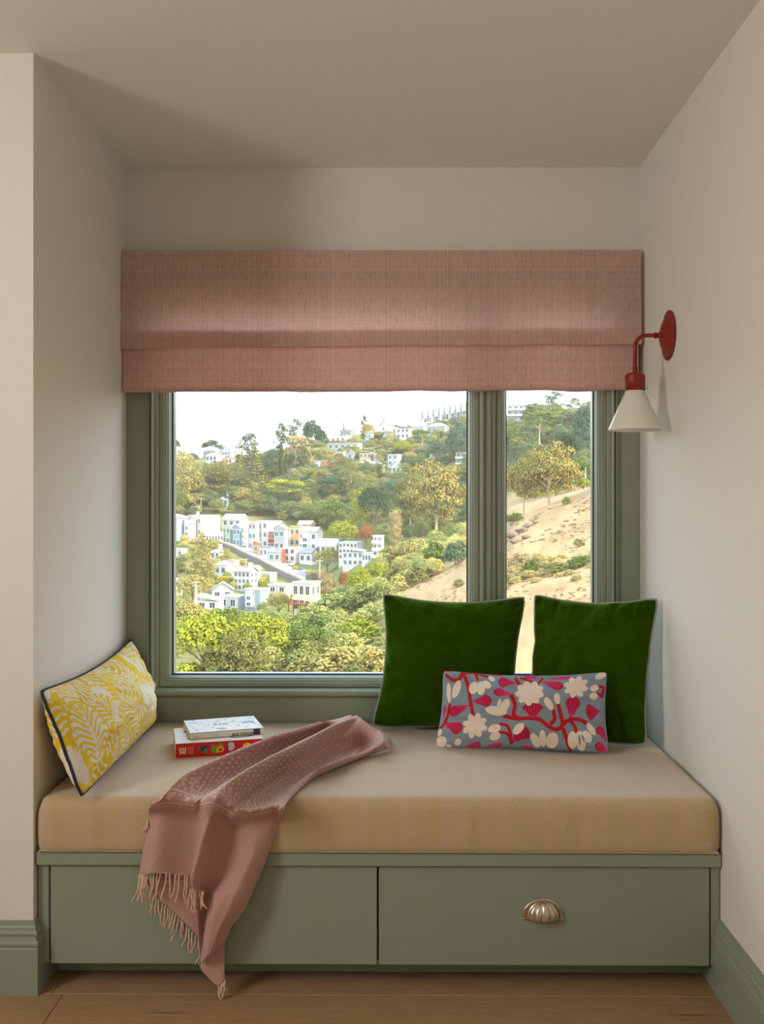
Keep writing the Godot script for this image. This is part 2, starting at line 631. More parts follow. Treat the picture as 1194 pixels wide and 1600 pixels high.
# ---------------------------------------------------------------- the window wall
func window_wall() -> void:
	var y0 := 0.622
	var y1 := 2.0
	var xl := -0.836
	var xm0 := 0.283
	var xm1 := 0.341
	var xr := 0.727
	var st := flat()
	box(st, Vector3(LX, 0, -0.18), Vector3(xl, CEIL, 0))
	box(st, Vector3(xr, 0, -0.18), Vector3(RX, CEIL, 0))
	box(st, Vector3(xl, y1, -0.18), Vector3(xr, CEIL, 0))
	box(st, Vector3(xl, 0, -0.18), Vector3(xr, y0, 0))
	tag(obj("wall_back", st, M.wall_paint), "cream wall above the window behind the pink blind", "wall", "", "structure")
	# painted lining boards round the window
	var tr := thing("trim_1", "sage green painted boards and mouldings lining the window wall", "window trim", Vector3(0, 0, 0), "", "structure")
	box_obj("lining_board", Vector3(LX, 0.36, 0), Vector3(-0.867, 2.06, 0.014), M.green_paint, tr)
	box_obj("lining_board", Vector3(0.757, 0.36, 0), Vector3(RX, 2.06, 0.014), M.green_paint, tr)
	box_obj("apron_board", Vector3(LX + 0.004, 0.36, 0), Vector3(RX - 0.004, 0.592, 0.012), M.green_paint, tr)
	box_obj("head_board", Vector3(-0.867, y1, 0), Vector3(0.757, 2.06, 0.014), M.green_paint, tr)
	# bead mouldings: (across, out), run upright
	var bead := [[0.0, 0.010], [0.0, 0.024], [0.06, 0.030], [0.14, 0.031], [0.20, 0.026], [0.22, 0.017], [0.34, 0.017], [0.36, 0.024], [0.44, 0.029], [0.54, 0.028], [0.60, 0.022], [0.62, 0.010], [0.80, 0.009], [0.94, 0.004], [1.0, -0.004], [1.0, -0.06]]
	for e: Array in [[-0.869, xl], [0.759, xr]]:
		st = flat()
		upright(st, bead, e[0], e[1], 0.592, 2.0)
		obj("casing_bead", st, M.green_paint, tr)
	st = flat()
	upright(st, [[0.0, -0.16], [0.0, -0.002], [0.05, 0.006], [0.16, 0.014], [0.24, 0.014], [0.30, 0.004], [0.38, 0.004], [0.44, 0.012], [0.66, 0.013], [0.74, 0.005], [0.80, 0.005], [0.90, 0.010], [1.0, 0.0], [1.0, -0.16]], xm0, xm1, y0, y1)
	obj("mullion", st, M.green_paint, tr)
	st = flat()
	box(st, Vector3(LX + 0.078, 0.592, -0.06), Vector3(0.757, y0, 0.018), 0.003)
	var nose := PackedVector3Array()
	var sill := obj("sill", st, M.green_paint, tr)
	st = soft()
	for k in 9:
		var a := PI * k / 8.0
		nose.append(Vector3(0, 0.6065 + cos(a) * 0.0125, 0.018 + sin(a) * 0.014))
	var ra := PackedVector3Array()
	var rows := []
	var uvs := []
	for k in 9:
		rows.append(PackedVector3Array([nose[k] + Vector3(LX + 0.078, 0, 0), nose[k] + Vector3(0.757, 0, 0)]))
		uvs.append(PackedVector2Array([Vector2.ZERO, Vector2.ONE]))
	grid(st, rows, uvs)
	obj("sill_nosing", st, M.green_paint, sill)
	# two casements
	var prof := [Vector2(0.0, -0.12), Vector2(0.0, -0.006), Vector2(0.003, -0.003), Vector2(0.0165, -0.003), Vector2(0.0215, -0.009), Vector2(0.0245, -0.009), Vector2(0.0290, -0.016), Vector2(0.0315, -0.016), Vector2(0.0365, -0.030), Vector2(0.038, -0.044)]
	var gask := [Vector2(0.0375, -0.040), Vector2(0.0415, -0.042), Vector2(0.0415, -0.052), Vector2(0.0375, -0.060)]
	var rear := [Vector2(0.038, -0.055), Vector2(0.034, -0.12), Vector2(0.0, -0.12)]
	var k := 0
	for e: Array in [[xl, xm0, "wide window pane beside the mullion, over the town", "left"], [xm1, xr, "narrow window pane over the dry grassy slope", "right"]]:
		k += 1
		var win := thing("window_%d" % k, e[2], "window", Vector3((e[0] + e[1]) / 2.0, y0, -0.03), "", "structure")
		st = flat()
		frame(st, e[0], y0, e[1], y1, prof)
		frame(st, e[0], y0, e[1], y1, rear)
		obj("sash", st, M.green_paint, win)
		st = flat()
		frame(st, e[0], y0, e[1], y1, gask)
		obj("gasket", st, M.gasket, win)
		st = flat()
		quad(st, Vector3(e[0] + 0.036, y1 - 0.036, -0.05), Vector3(e[1] - 0.036, y1 - 0.036, -0.05), Vector3(e[1] - 0.036, y0 + 0.036, -0.05), Vector3(e[0] + 0.036, y0 + 0.036, -0.05))
		obj("pane", st, M.glass, win)

# ---------------------------------------------------------------- the seat
func seat() -> void:
	var cab := thing("bench_cabinet", "sage green built-in bench cabinet with two wide drawers under the mattress", "cabinet", Vector3(-0.05, 0, 0.4))
	box_obj("top_rail", Vector3(LX + 0.003, 0.326, 0.02), Vector3(RX - 0.002, 0.3618, 0.858), M.green_paint, cab, 0.003)
	var st := flat()
	box(st, Vector3(LX + 0.02, 0.066, 0.03), Vector3(RX - 0.02, 0.326, 0.818))
	obj("carcass", st, M.dark_gap, cab)
	box_obj("stile", Vector3(LX + 0.003, 0.066, 0.60), Vector3(-0.9125, 0.3255, 0.843), M.green_paint, cab)
	box_obj("stile", Vector3(0.8125, 0.066, 0.60), Vector3(RX - 0.002, 0.3255, 0.843), M.green_paint, cab)
	box_obj("toe_kick", Vector3(LX + 0.02, 0.001, 0.70), Vector3(RX - 0.001, 0.067, 0.752), M.green_paint, cab)
	box_obj("drawer", Vector3(-0.9075, 0.066, 0.822), Vector3(-0.0545, 0.3235, 0.846), M.green_paint, cab, 0.002)
	var dr := box_obj("drawer", Vector3(-0.0500, 0.066, 0.822), Vector3(0.8085, 0.3235, 0.846), M.green_paint, cab, 0.002)
	# fluted cup pull
	var c := onz(848.5, 1431.0, 0.846)
	st = soft()
	var rows := []
	var uvs := []
	var nu := 144
	var nv := 16
	# the shell: ribs run down from the middle of the plate's top to the lip
	for j in nv + 1:
		var line := PackedVector3Array()
		var tl := PackedVector2Array()
		var b := PI / 2.0 * j / nv
		for i in nu + 1:
			var a := PI * i / nu
			var rib := 1.0 - 0.15 * pow(1.0 - absf(sin(a * 5.5)), 1.4) * clampf(sin(b) * 2.0, 0, 1)
			line.append(c + Vector3(cos(a) * 0.0435 * sin(b) * rib, -0.006 + 0.046 * cos(b), 0.001 + sin(a) * 0.029 * sin(b) * rib))
			tl.append(Vector2(float(i) / nu, float(j) / nv))
		rows.append(line); uvs.append(tl)
	# the lip turned in
	var lip := PackedVector3Array()
	for p: Vector3 in rows[nv]: lip.append(c + (p - c) * Vector3(0.86, 1.0, 0.86) + Vector3(0, -0.002, 0))
	rows.append(lip); uvs.append(uvs[nv])
	grid(st, rows, uvs)
	rows = []
	uvs = []
	for p: Vector2 in [Vector2(0.0555, 0.0), Vector2(0.0555, 0.003), Vector2(0.0535, 0.0048), Vector2(0.0500, 0.0042), Vector2(0.0470, 0.0054), Vector2(0.0425, 0.0026), Vector2(0.0405, 0.0)]:
		var line := PackedVector3Array()
		var tl := PackedVector2Array()
		for i in 49:
			var a := PI * i / 48.0
			line.append(c + Vector3(cos(a) * p.x, sin(a) * p.x * 0.93 - 0.005, p.y)); tl.append(Vector2.ZERO)
		rows.append(line); uvs.append(tl)
	grid(st, rows, uvs)
	for s: float in [-1.0, 1.0]: box(st, c + Vector3(s * 0.0490 - 0.0065, -0.009, 0.0), c + Vector3(s * 0.0490 + 0.0065, -0.004, 0.005), 0.0015)
	tag(obj("handle", st, M.nickel, dr), "shell-fluted polished nickel cup handle", "")
	mattress()

func mattress() -> void:
	var m := thing("seat_mattress", "thick ochre herringbone seat mattress filling the window nook", "mattress", Vector3(-0.05, 0.362, 0.43))
	var y0 := 0.3635
	var y1 := SEAT
	var z0 := 0.016
	var z1 := 0.868
	var r := 0.030
	# cross-section from the bottom back up, over the top and down the front
	var sec := PackedVector2Array()
	for p: Array in [[z0, y0, 0.0], [z0, y1, 0.0]]: sec.append(Vector2(p[0], p[1]))
	for k in 24: sec.append(Vector2(lerpf(z0 + 0.01, z1 - r, (k + 1) / 24.0), y1))
	for k in 8:
		var a := PI / 2 * (k + 1) / 9.0
		sec.append(Vector2(z1 - r + sin(a) * r, y1 - r + cos(a) * r))
	for k in 10: sec.append(Vector2(z1, lerpf(y1 - r, y0 + 0.012, k / 9.0)))
	sec.append(Vector2(z1 - 0.004, y0 + 0.004))
	sec.append(Vector2(z1 - 0.016, y0))
	sec.append(Vector2(z0, y0))
	var st := soft()
	var nx := 110
	var x0 := LX + 0.003
	var x1 := RX - 0.002
	var rows := []
	var uvs := []
	var run := 0.0
	for k in sec.size():
		if k > 0: run += sec[k].distance_to(sec[k - 1])
		var line := PackedVector3Array()
		var tl := PackedVector2Array()
		for i in nx + 1:
			var u := float(i) / nx
			var x := lerpf(x0, x1, u)
			var p := sec[k]
			var e := minf(u, 1.0 - u) * (x1 - x0)
			var rr := 0.035
			var shrink := 0.0
			if e < rr: shrink = rr - sqrt(maxf(0.0, rr * rr - (rr - e) * (rr - e)))
			# round the ends and pucker the front
			var top := clampf((p.y - y0) / (y1 - y0), 0, 1)
			var front := clampf((p.x - 0.78) / 0.08, 0, 1)
			p.y -= shrink * 0.8 * top
			p.x -= shrink * 0.8 * front
			if front > 0.0:
				p.x += 0.004 * sin(PI * top) * front
				p.x += (noise.get_noise_2d(x * 16.0, 2.0) * 0.0035 + noise.get_noise_2d(x * 40.0, 9.0) * 0.0012) * front * (0.4 + sin(PI * top))
			p.y += (noise.get_noise_2d(x * 4.0, p.x * 6.0) * 0.0030 + 0.004 * sin(PI * u) * sin(PI * p.x)) * top * (1.0 - front * 0.6)
			line.append(Vector3(x, p.y, p.x))
			tl.append(Vector2(x, run))
		rows.append(line); uvs.append(tl)
	grid(st, rows, uvs, true)
	for e: int in [0, nx]:
		var c := Vector3(rows[0][e].x, (y0 + y1) / 2.0, (z0 + z1) / 2.0)
		for k in rows.size() - 1:
			vtx(st, c, Vector2.ZERO); vtx(st, rows[k][e], Vector2(rows[k][e].z, rows[k][e].y)); vtx(st, rows[k + 1][e], Vector2(rows[k + 1][e].z, rows[k + 1][e].y))
	obj("cover", st, M.ochre_weave, m)
	st = soft()
	var piping := PackedVector3Array()
	for i in nx + 1: piping.append(Vector3(lerpf(x0 + 0.01, x1 - 0.01, float(i) / nx), y0 + 0.0035, z1 - 0.006 + noise.get_noise_2d(i * 0.3, 1.0) * 0.0012))
	tube(st, piping, PackedFloat32Array([0.0032]), 6)
	obj("seam", st, M.ochre_weave, m)


# ---------------------------------------------------------------- the blind
func blind() -> void:
	var b := thing("roman_blind", "half-raised pink linen roman blind hanging over the window", "blind", Vector3(-0.05, 1.65, 0.06))
	var x0 := LX + 0.003
	var x1 := RX - 0.013
	var n := 90
	var layers := [
		["upper_fold", [[0.020, 2.124], [0.073, 2.125], [0.0795, 2.118], [0.081, 2.05], [0.083, 1.95], [0.086, 1.86], [0.087, 1.808], [0.084, 1.799], [0.078, 1.7985], [0.073, 1.804], [0.066, 1.83], [0.062, 1.86]], 0.0, 0.002, x0, x1],
		["lower_fold", [[0.058, 1.845], [0.066, 1.835], [0.071, 1.80], [0.074, 1.74], [0.077, 1.68], [0.076, 1.657], [0.072, 1.650], [0.064, 1.6475], [0.056, 1.650], [0.052, 1.66], [0.050, 1.72], [0.050, 1.83]], 0.4, 0.004, x0 + 0.004, x1 - 0.008],
	]
	for l: Array in layers:
		var st := soft()
		var rows := []
		var uvs := []
		var run := 0.0
		var pts: Array = l[1]
		var path := PackedVector3Array()
		for p: Array in pts: path.append(Vector3(0, p[1], p[0]))
		path = smooth_line(path, 4)
		for k in path.size():
			if k > 0: run += path[k].distance_to(path[k - 1])
			var low := clampf((2.05 - path[k].y) / 0.25, 0.0, 1.0) if l[2] == 0.0 else clampf((1.80 - path[k].y) / 0.14, 0.0, 1.0)
			var line := PackedVector3Array()
			var tl := PackedVector2Array()
			for i in n + 1:
				var x := lerpf(l[4], l[5], float(i) / n)
				var wav := noise.get_noise_2d(x * 3.4, 20.0 + (l[2] as float) * 50.0) * 0.006 + noise.get_noise_2d(x * 9.0, 40.0 + (l[2] as float) * 50.0) * 0.0018
				var puff := noise.get_noise_2d(x * 2.6 + 7.0, path[k].y * 5.0) * 0.003 * low
				var tilt := 0.006 * x * low if l[2] == 0.0 else 0.003 * x * low
				line.append(Vector3(x, path[k].y + (wav + tilt) * low, path[k].z + puff))
				tl.append(Vector2(x, run + (l[2] as float)))
			rows.append(line); uvs.append(tl)
		grid(st, rows, uvs)
		obj(l[0], st, M.pink_linen, b)
	# stitched hem along the bottom
	var st := soft()
	var hem := PackedVector3Array()
	for i in n + 1:
		var x := lerpf(x0 + 0.006, x1 - 0.01, float(i) / n)
		hem.append(Vector3(x, 1.6535 + noise.get_noise_2d(x * 3.4, 40.0) * 0.006 + noise.get_noise_2d(x * 9.0, 60.0) * 0.0018 + 0.003 * x, 0.0775 + noise.get_noise_2d(x * 2.6 + 7.0, 8.3) * 0.003))
	tube(st, hem, PackedFloat32Array([0.0028]), 6)
	obj("hem", st, M.pink_linen, b)
	box_obj("head_rail", Vector3(x0 + 0.01, 2.085, 0.001), Vector3(x1 - 0.01, 2.119, 0.07), M.wall_paint, b)


# ---------------------------------------------------------------- the lamp
func lamp() -> void:
	var c := onx(1046.5, 524.0, RX)
	var l := thing("wall_lamp", "dark red swan-neck wall lamp with white glass cone shade", "lamp", c)
	# scalloped dish against the wall, its axis pointing out of the wall
	var out := Transform3D(Basis(Vector3.BACK, Vector3.LEFT, Vector3.UP), c)
	var st := soft()
	var segs := 192
	var prof := [Vector2(0.0001, 0.030), Vector2(0.012, 0.0295), Vector2(0.024, 0.027), Vector2(0.040, 0.021), Vector2(0.054, 0.013), Vector2(0.062, 0.0085), Vector2(0.0645, 0.0075), Vector2(0.070, 0.0080), Vector2(0.0775, 0.0065), Vector2(0.0775, 0.0035), Vector2(0.066, 0.0005), Vector2(0.0001, 0.0005)]
	var rows := []
	var uvs := []
	for p: Vector2 in prof:
		var line := PackedVector3Array()
		var tl := PackedVector2Array()
		for i in segs + 1:
			var a := TAU * i / segs
			var edge := clampf((p.x - 0.0600) / 0.014, 0, 1)
			line.append(out * Vector3(cos(a) * (p.x - edge * 0.0085 * (1.0 - absf(sin(a * 13.0)))), p.y, -sin(a) * (p.x - edge * 0.0085 * (1.0 - absf(sin(a * 13.0))))))
			tl.append(Vector2.ZERO)
		rows.append(line); uvs.append(tl)
	grid(st, rows, uvs)
	obj("backplate", st, M.red_metal, l)
	st = soft()
	var hub := c + Vector3(-0.028, 0, 0)
	rod(st, hub, hub + Vector3(-0.016, 0, 0), 0.0088, 0.0082, 20)
	rod(st, hub + Vector3(-0.015, 0, 0), hub + Vector3(-0.019, 0, 0), 0.0096, 0.0096, 20)
	obj("collar", st, M.red_metal, l)
	var drop_x := onz(992.5, 600.0, c.z).x
	var path := PackedVector3Array([c + Vector3(-0.03, 0, 0)])
	var bend := 0.036
	for k in 13:
		var a := PI / 2 * k / 12.0
		path.append(Vector3(drop_x + bend - sin(a) * bend, c.y - bend + cos(a) * bend, c.z))
	var cap_top := onz(992.5, 583.0, c.z).y
	path.append(Vector3(drop_x, cap_top - 0.004, c.z))
	st = soft()
	tube(st, path, PackedFloat32Array([0.0061]), 18)
	obj("arm", st, M.red_metal, l)
	var base := Transform3D(Basis(), Vector3(drop_x, cap_top, c.z))
	st = soft()
	lathe(st, [Vector2(0.0078, 0.020), Vector2(0.0078, 0.001), Vector2(0.009, 0.0)], base, 24)
	var capf: Array = [Vector2(0.0001, 0.0005), Vector2(0.020, 0.0), Vector2(0.0265, -0.0025), Vector2(0.0298, -0.007), Vector2(0.0305, -0.012), Vector2(0.0305, -0.054), Vector2(0.0285, -0.0545), Vector2(0.0285, -0.030), Vector2(0.0001, -0.030)]
	lathe(st, capf, base, 40)
	obj("socket_cap", st, M.red_metal, l)
	for k in 3:
		var a := 0.42 + TAU * k / 3.0
		var d := Vector3(cos(a), 0, sin(a))
		st = soft()
		var q := base.origin + Vector3(0, -0.0485, 0)
		rod(st, q + d * 0.029, q + d * 0.0375, 0.0017, 0.0017, 8)
		rod(st, q + d * 0.0355, q + d * 0.0395, 0.0036, 0.0030, 12)
		obj("screw", st, M.nickel if k == 0 else M.red_metal, l)
	var op := mat("opal_glass", rgb(252, 248, 236), 0.22)
	op.backlight_enabled = true
	op.backlight = Color(0.7, 0.69, 0.66)
	st = soft()
	lathe(st, [Vector2(0.0268, -0.040), Vector2(0.0272, -0.052), Vector2(0.0300, -0.058), Vector2(0.0795, -0.1695), Vector2(0.0812, -0.1735), Vector2(0.0806, -0.1765), Vector2(0.0788, -0.1760), Vector2(0.0770, -0.1705), Vector2(0.0275, -0.059), Vector2(0.0245, -0.052), Vector2(0.0245, -0.040)], base, 72)
	obj("shade", st, op, l)
	var bulb := mat("frosted_bulb", rgb(235, 232, 222), 0.3)
	st = soft()
	lathe(st, [Vector2(0.0001, -0.128), Vector2(0.012, -0.125), Vector2(0.021, -0.115), Vector2(0.024, -0.102), Vector2(0.020, -0.086), Vector2(0.013, -0.070), Vector2(0.012, -0.040)], base, 24)
	obj("bulb", st, bulb, l)

# ---------------------------------------------------------------- prints
func floral_print() -> void:
	var w := 1024
	var h := 480
	var c := Canvas.new(w, h, rgb(136, 150, 160))
	var mp := func(x: float, y: float) -> Vector2:
		var v := (y - 100.0) / 475.0
		var u := (x - lerpf(112.0, 58.0, v)) / (lerpf(1090.0, 1103.0, v) - lerpf(112.0, 58.0, v))
		var top := lerpf(98.0, 108.0, u) + 30.0 * 4.0 * u * (1.0 - u) * 0.9
		var bottom := lerpf(548.0, 590.0, u)
		return Vector2(u * w, (y - top) / (bottom - top) * h)
	var red := rgb(190, 14, 26)
	var cream := rgb(243, 222, 204)
	var branches := [
		[24, 125, 130, 170, 165, 215, 160, 240, 115], [24, 240, 110, 262, 190, 275, 290, 297, 400], [20, 235, 128, 290, 118, 340, 128, 400, 145], [18, 318, 125, 330, 170],
		[26, 528, 262, 550, 320, 543, 380, 580, 405], [26, 475, 385, 560, 405, 640, 404, 700, 412, 760, 455, 805, 465, 838, 435, 830, 390, 812, 318], [24, 762, 438, 790, 405, 780, 350], [26, 830, 445, 870, 412, 930, 403, 985, 425], [24, 838, 455, 855, 520, 868, 580], [22, 880, 412, 910, 445, 916, 480],
		[22, 555, 150, 575, 190, 605, 222], [18, 580, 150, 640, 172, 680, 190, 715, 150], [20, 888, 145, 905, 182], [20, 455, 437, 500, 445, 522, 490, 526, 548], [18, 450, 485, 500, 490, 522, 525],
		[20, 145, 308, 130, 370, 104, 425, 80, 440], [18, 112, 395, 140, 440], [20, 1045, 203, 1076, 215, 1070, 270], [18, 1038, 245, 1068, 258]]
	for b: Array in branches:
		var p := []
		for k in (b.size() - 1) / 2: p.append(mp.call(b[1 + k * 2], b[2 + k * 2]))
		c.stroke(curve2(p, 10), b[0] * 0.98, (b[0] as int) * 0.92, red)
	# shells: where they grow from, where they open to, half width
	var shells := [[558, 188, 452, 180, 40], [540, 262, 422, 242, 27], [272, 322, 140, 362, 34], [284, 300, 408, 296, 40], [112, 415, 226, 462, 38], [705, 175, 836, 214, 32], [705, 152, 605, 138, 15], [733, 155, 882, 146, 13], [660, 412, 660, 315, 66], [885, 405, 905, 272, 46], [528, 540, 622, 458, 52], [1062, 350, 980, 362, 52], [1092, 520, 1048, 440, 28], [1106, 592, 1024, 540, 30], [255, 548, 345, 548, 22], [398, 130, 482, 130, 12], [108, 100, 168, 98, 15], [100, 388, 113, 315, 14], [385, 555, 470, 548, 14], [575, 560, 650, 562, 10]]
	for s: Array in shells:
		var a: Vector2 = mp.call(s[0], s[1])
		var b: Vector2 = mp.call(s[2], s[3])
		var t := (b - a).normalized()
		var n := Vector2(-t.y, t.x) * (s[4] as int)
		var l := a.distance_to(b)
		var p := PackedVector2Array([a])
		for k in 17:
			var q := -1.0 + k / 8.0
			p.append(a + t * l * (0.60 + 0.40 * sqrt(maxf(0.0, 1.0 - q * q * 0.92))) + n * q)
		c.poly(p, rgb(176, 8, 48))
		for k in 6:
			var q := -0.8 + k * 0.32
			var e := a + t * l * (0.57 + 0.36 * sqrt(maxf(0.0, 1.0 - q * q))) + n * q * 0.95
			c.stroke(curve2([a.lerp(e, 0.12), a.lerp(e, 0.5) + n * q * 0.16, e], 6), 3.0, 5.0, rgb(226, 48, 112))
	for d: Array in [[305, 440, 76, 8, 21], [640, 250, 86, 9, 26], [912, 208, 74, 8, 21]]:
		var q: Vector2 = mp.call(d[0], d[1])
		for k in d[3]:
			var a: float = TAU * (k + 0.3) / (d[3] as int)
			c.ellipse(q + Vector2(cos(a), sin(a)) * (d[2] as int) * 0.56, (d[2] as int) * 0.48, d[4], a, cream)
		c.ellipse(q, (d[2] as int) * 0.32, (d[2] as int) * 0.32, 0, cream)
	for e: Array in [[140, 242, 16, 64, -5], [190, 222, 25, 62, 18], [300, 215, 30, 44, 20], [345, 218, 28, 48, 0], [382, 198, 24, 34, -40], [435, 358, 68, 30, 6], [490, 325, 26, 46, 20], [454, 315, 12, 34, 10], [755, 318, 22, 46, -30], [805, 285, 19, 36, -10], [413, 158, 16, 26, -45], [572, 465, 26, 42, 40], [425, 460, 40, 26, -15], [430, 503, 34, 24, -20], [1022, 215, 27, 22, -10], [1022, 263, 26, 21, 0], [1006, 455, 19, 40, -30], [668, 527, 24, 44, -25], [713, 517, 20, 48, 0], [768, 527, 34, 48, 25], [888, 522, 27, 52, 10], [935, 525, 30, 58, 0], [975, 500, 30, 36, -30], [95, 522, 40, 38, 0], [206, 527, 21, 20, 0], [1062, 128, 50, 24, -25], [85, 465, 14, 22, 0], [150, 545, 20, 10, 0], [1060, 595, 40, 8, 0]]:
		c.ellipse(mp.call(e[0], e[1]), e[2], e[3], deg_to_rad(e[4]), cream)
	c.ellipse(mp.call(930, 520), 7, 30, 0.0, rgb(136, 150, 160))
	c.ellipse(mp.call(953, 512), 6, 24, -0.2, rgb(136, 150, 160))
	c.ellipse(mp.call(158, 232), 5, 40, 0.1, rgb(136, 150, 160))
	mat("floral_cotton", Color.WHITE, 0.9).albedo_texture = c.texture()

func leaf_print() -> void:
	var w := 1024
	var h := 420
	var white := rgb(238, 228, 214)
	var c := Canvas.new(w, h, rgb(236, 198, 22))
	var r := RandomNumberGenerator.new()
	r.seed = 21
	var tones := [rgb(238, 200, 24), rgb(232, 190, 16), rgb(242, 208, 40)]
	# overlapping plumes: a solid yellow leaf cut by white ribs, or yellow ribs on white
	for k in 66:
		var col: Color = tones[k % 3]
		var o := Vector2((k % 11 + r.randf_range(-0.5, 0.5)) * 98.0, (k / 11) * 84.0 + r.randf_range(-40, 40))
		var a := r.randf_range(-2.3, -0.8) + (PI if r.randf() < 0.2 else 0.0)
		var l := r.randf_range(170, 290)
		var hw := r.randf_range(58, 96)
		var t := Vector2(cos(a), sin(a))
		var n := Vector2(-t.y, t.x)
		var edge := PackedVector2Array()
		for i in 41:
			var q := PI * i / 20.0
			edge.append(o + t * l * (0.5 - 0.5 * cos(minf(q, TAU - q))) + n * hw * sin(q))
		c.poly(edge, col)
		if k % 7 == 3:
			c.poly(edge, white)
			c.stroke(edge, 9.0, 9.0, col)
		var ink: Color = col if k % 7 == 3 else white
		var style := 0 if k % 7 == 3 else k % 3
		var ribs := int(l / 26.0) if style < 2 else 7
		for i in ribs:
			var f := (i + 0.6) / ribs
			for s: float in [-1.0, 1.0]:
				var p0 := o + t * l * f * 0.9 + n * s * 5.0
				var q := PI * minf(0.97, f * 0.8 + 0.17)
				var tip := o + t * l * (0.5 - 0.5 * cos(q)) + n * hw * sin(q) * s * 0.92
				var lift := t * (24.0 if style == 0 else -14.0) + n * s * 8.0
				if style == 2:
					p0 = o + t * l * 0.05 + n * s * f * hw * 0.14
					tip = o + t * l * (0.52 + 0.42 * cos(f * 1.5)) + n * s * hw * 0.93 * sin(f * 1.5)
					lift = t * l * 0.14
				c.stroke(curve2([p0, p0.lerp(tip, 0.55) + lift, tip], 7), r.randf_range(7.0, 10.0), r.randf_range(8.0, 13.0), ink)
	mat("leaf_cotton", Color.WHITE, 0.9).albedo_texture = c.texture()

func throw_print() -> void:
	var s := 1024
	var pink := rgb(190, 148, 134)
	var c := Canvas.new(s, s, pink)
	for y in s:
		for x in s:
			var v := 1.0 + noise.get_noise_2d(x * 0.05, y * 0.05) * 0.035 + rng.randf_range(-0.045, 0.045)
			c.dot(x, y, Color(pink.r * v, pink.g * v, pink.b * v))
	var cream := rgb(226, 192, 176)
	var r := RandomNumberGenerator.new()
	r.seed = 4
	# spots on the upper part, denser towards the border
	for j in 48:
		for i in 42:
			var y := 20.0 + j * 13.0
			if y > 600: continue
			var x := i * 25.0 + (12.0 if j % 2 == 0 else 0.0) + r.randf_range(-3, 3)
			var big := 3.6 + 2.4 * clampf((y - 250.0) / 300.0, 0, 1)
			c.ellipse(Vector2(x, y + r.randf_range(-2, 2)), big * r.randf_range(0.8, 1.25), big * 0.8, r.randf_range(-0.4, 0.4), cream)
	# painterly border: dashes and little blossoms
	for i in 30:
		var x := i * 36.0 + r.randf_range(-4, 4)
		c.stroke(curve2([Vector2(x, 520), Vector2(x + 20, 552), Vector2(x + 34, 556)], 5), 9, 5, cream)
		for k in 5:
			var a := TAU * k / 5.0
			if i % 2 == 0: c.ellipse(Vector2(x + 10, 604) + Vector2(cos(a), sin(a)) * 9.0, 8, 6, a, cream)
	for y in [578.0, 632.0]: c.stroke(PackedVector2Array([Vector2(0, y), Vector2(1024, y + 3)]), 9, 9, cream)
	for i in 40: c.ellipse(Vector2(i * 26.0, 652.0), 5, 4, 0, cream)
	# two bolder marks near the top
	c.stroke(curve2([Vector2(690, 170), Vector2(730, 215), Vector2(780, 200), Vector2(800, 165)], 8), 16, 12, cream)
	c.stroke(curve2([Vector2(880, 60), Vector2(950, 95), Vector2(1010, 90)], 8), 15, 12, cream)
	var m := mat("pink_wool", Color.WHITE, 0.95)
	m.albedo_texture = c.texture()
	m.rim_enabled = true
	m.rim = 0.5
	m.rim_tint = 0.4
	mat("fringe_wool", rgb(222, 190, 166), 0.95)


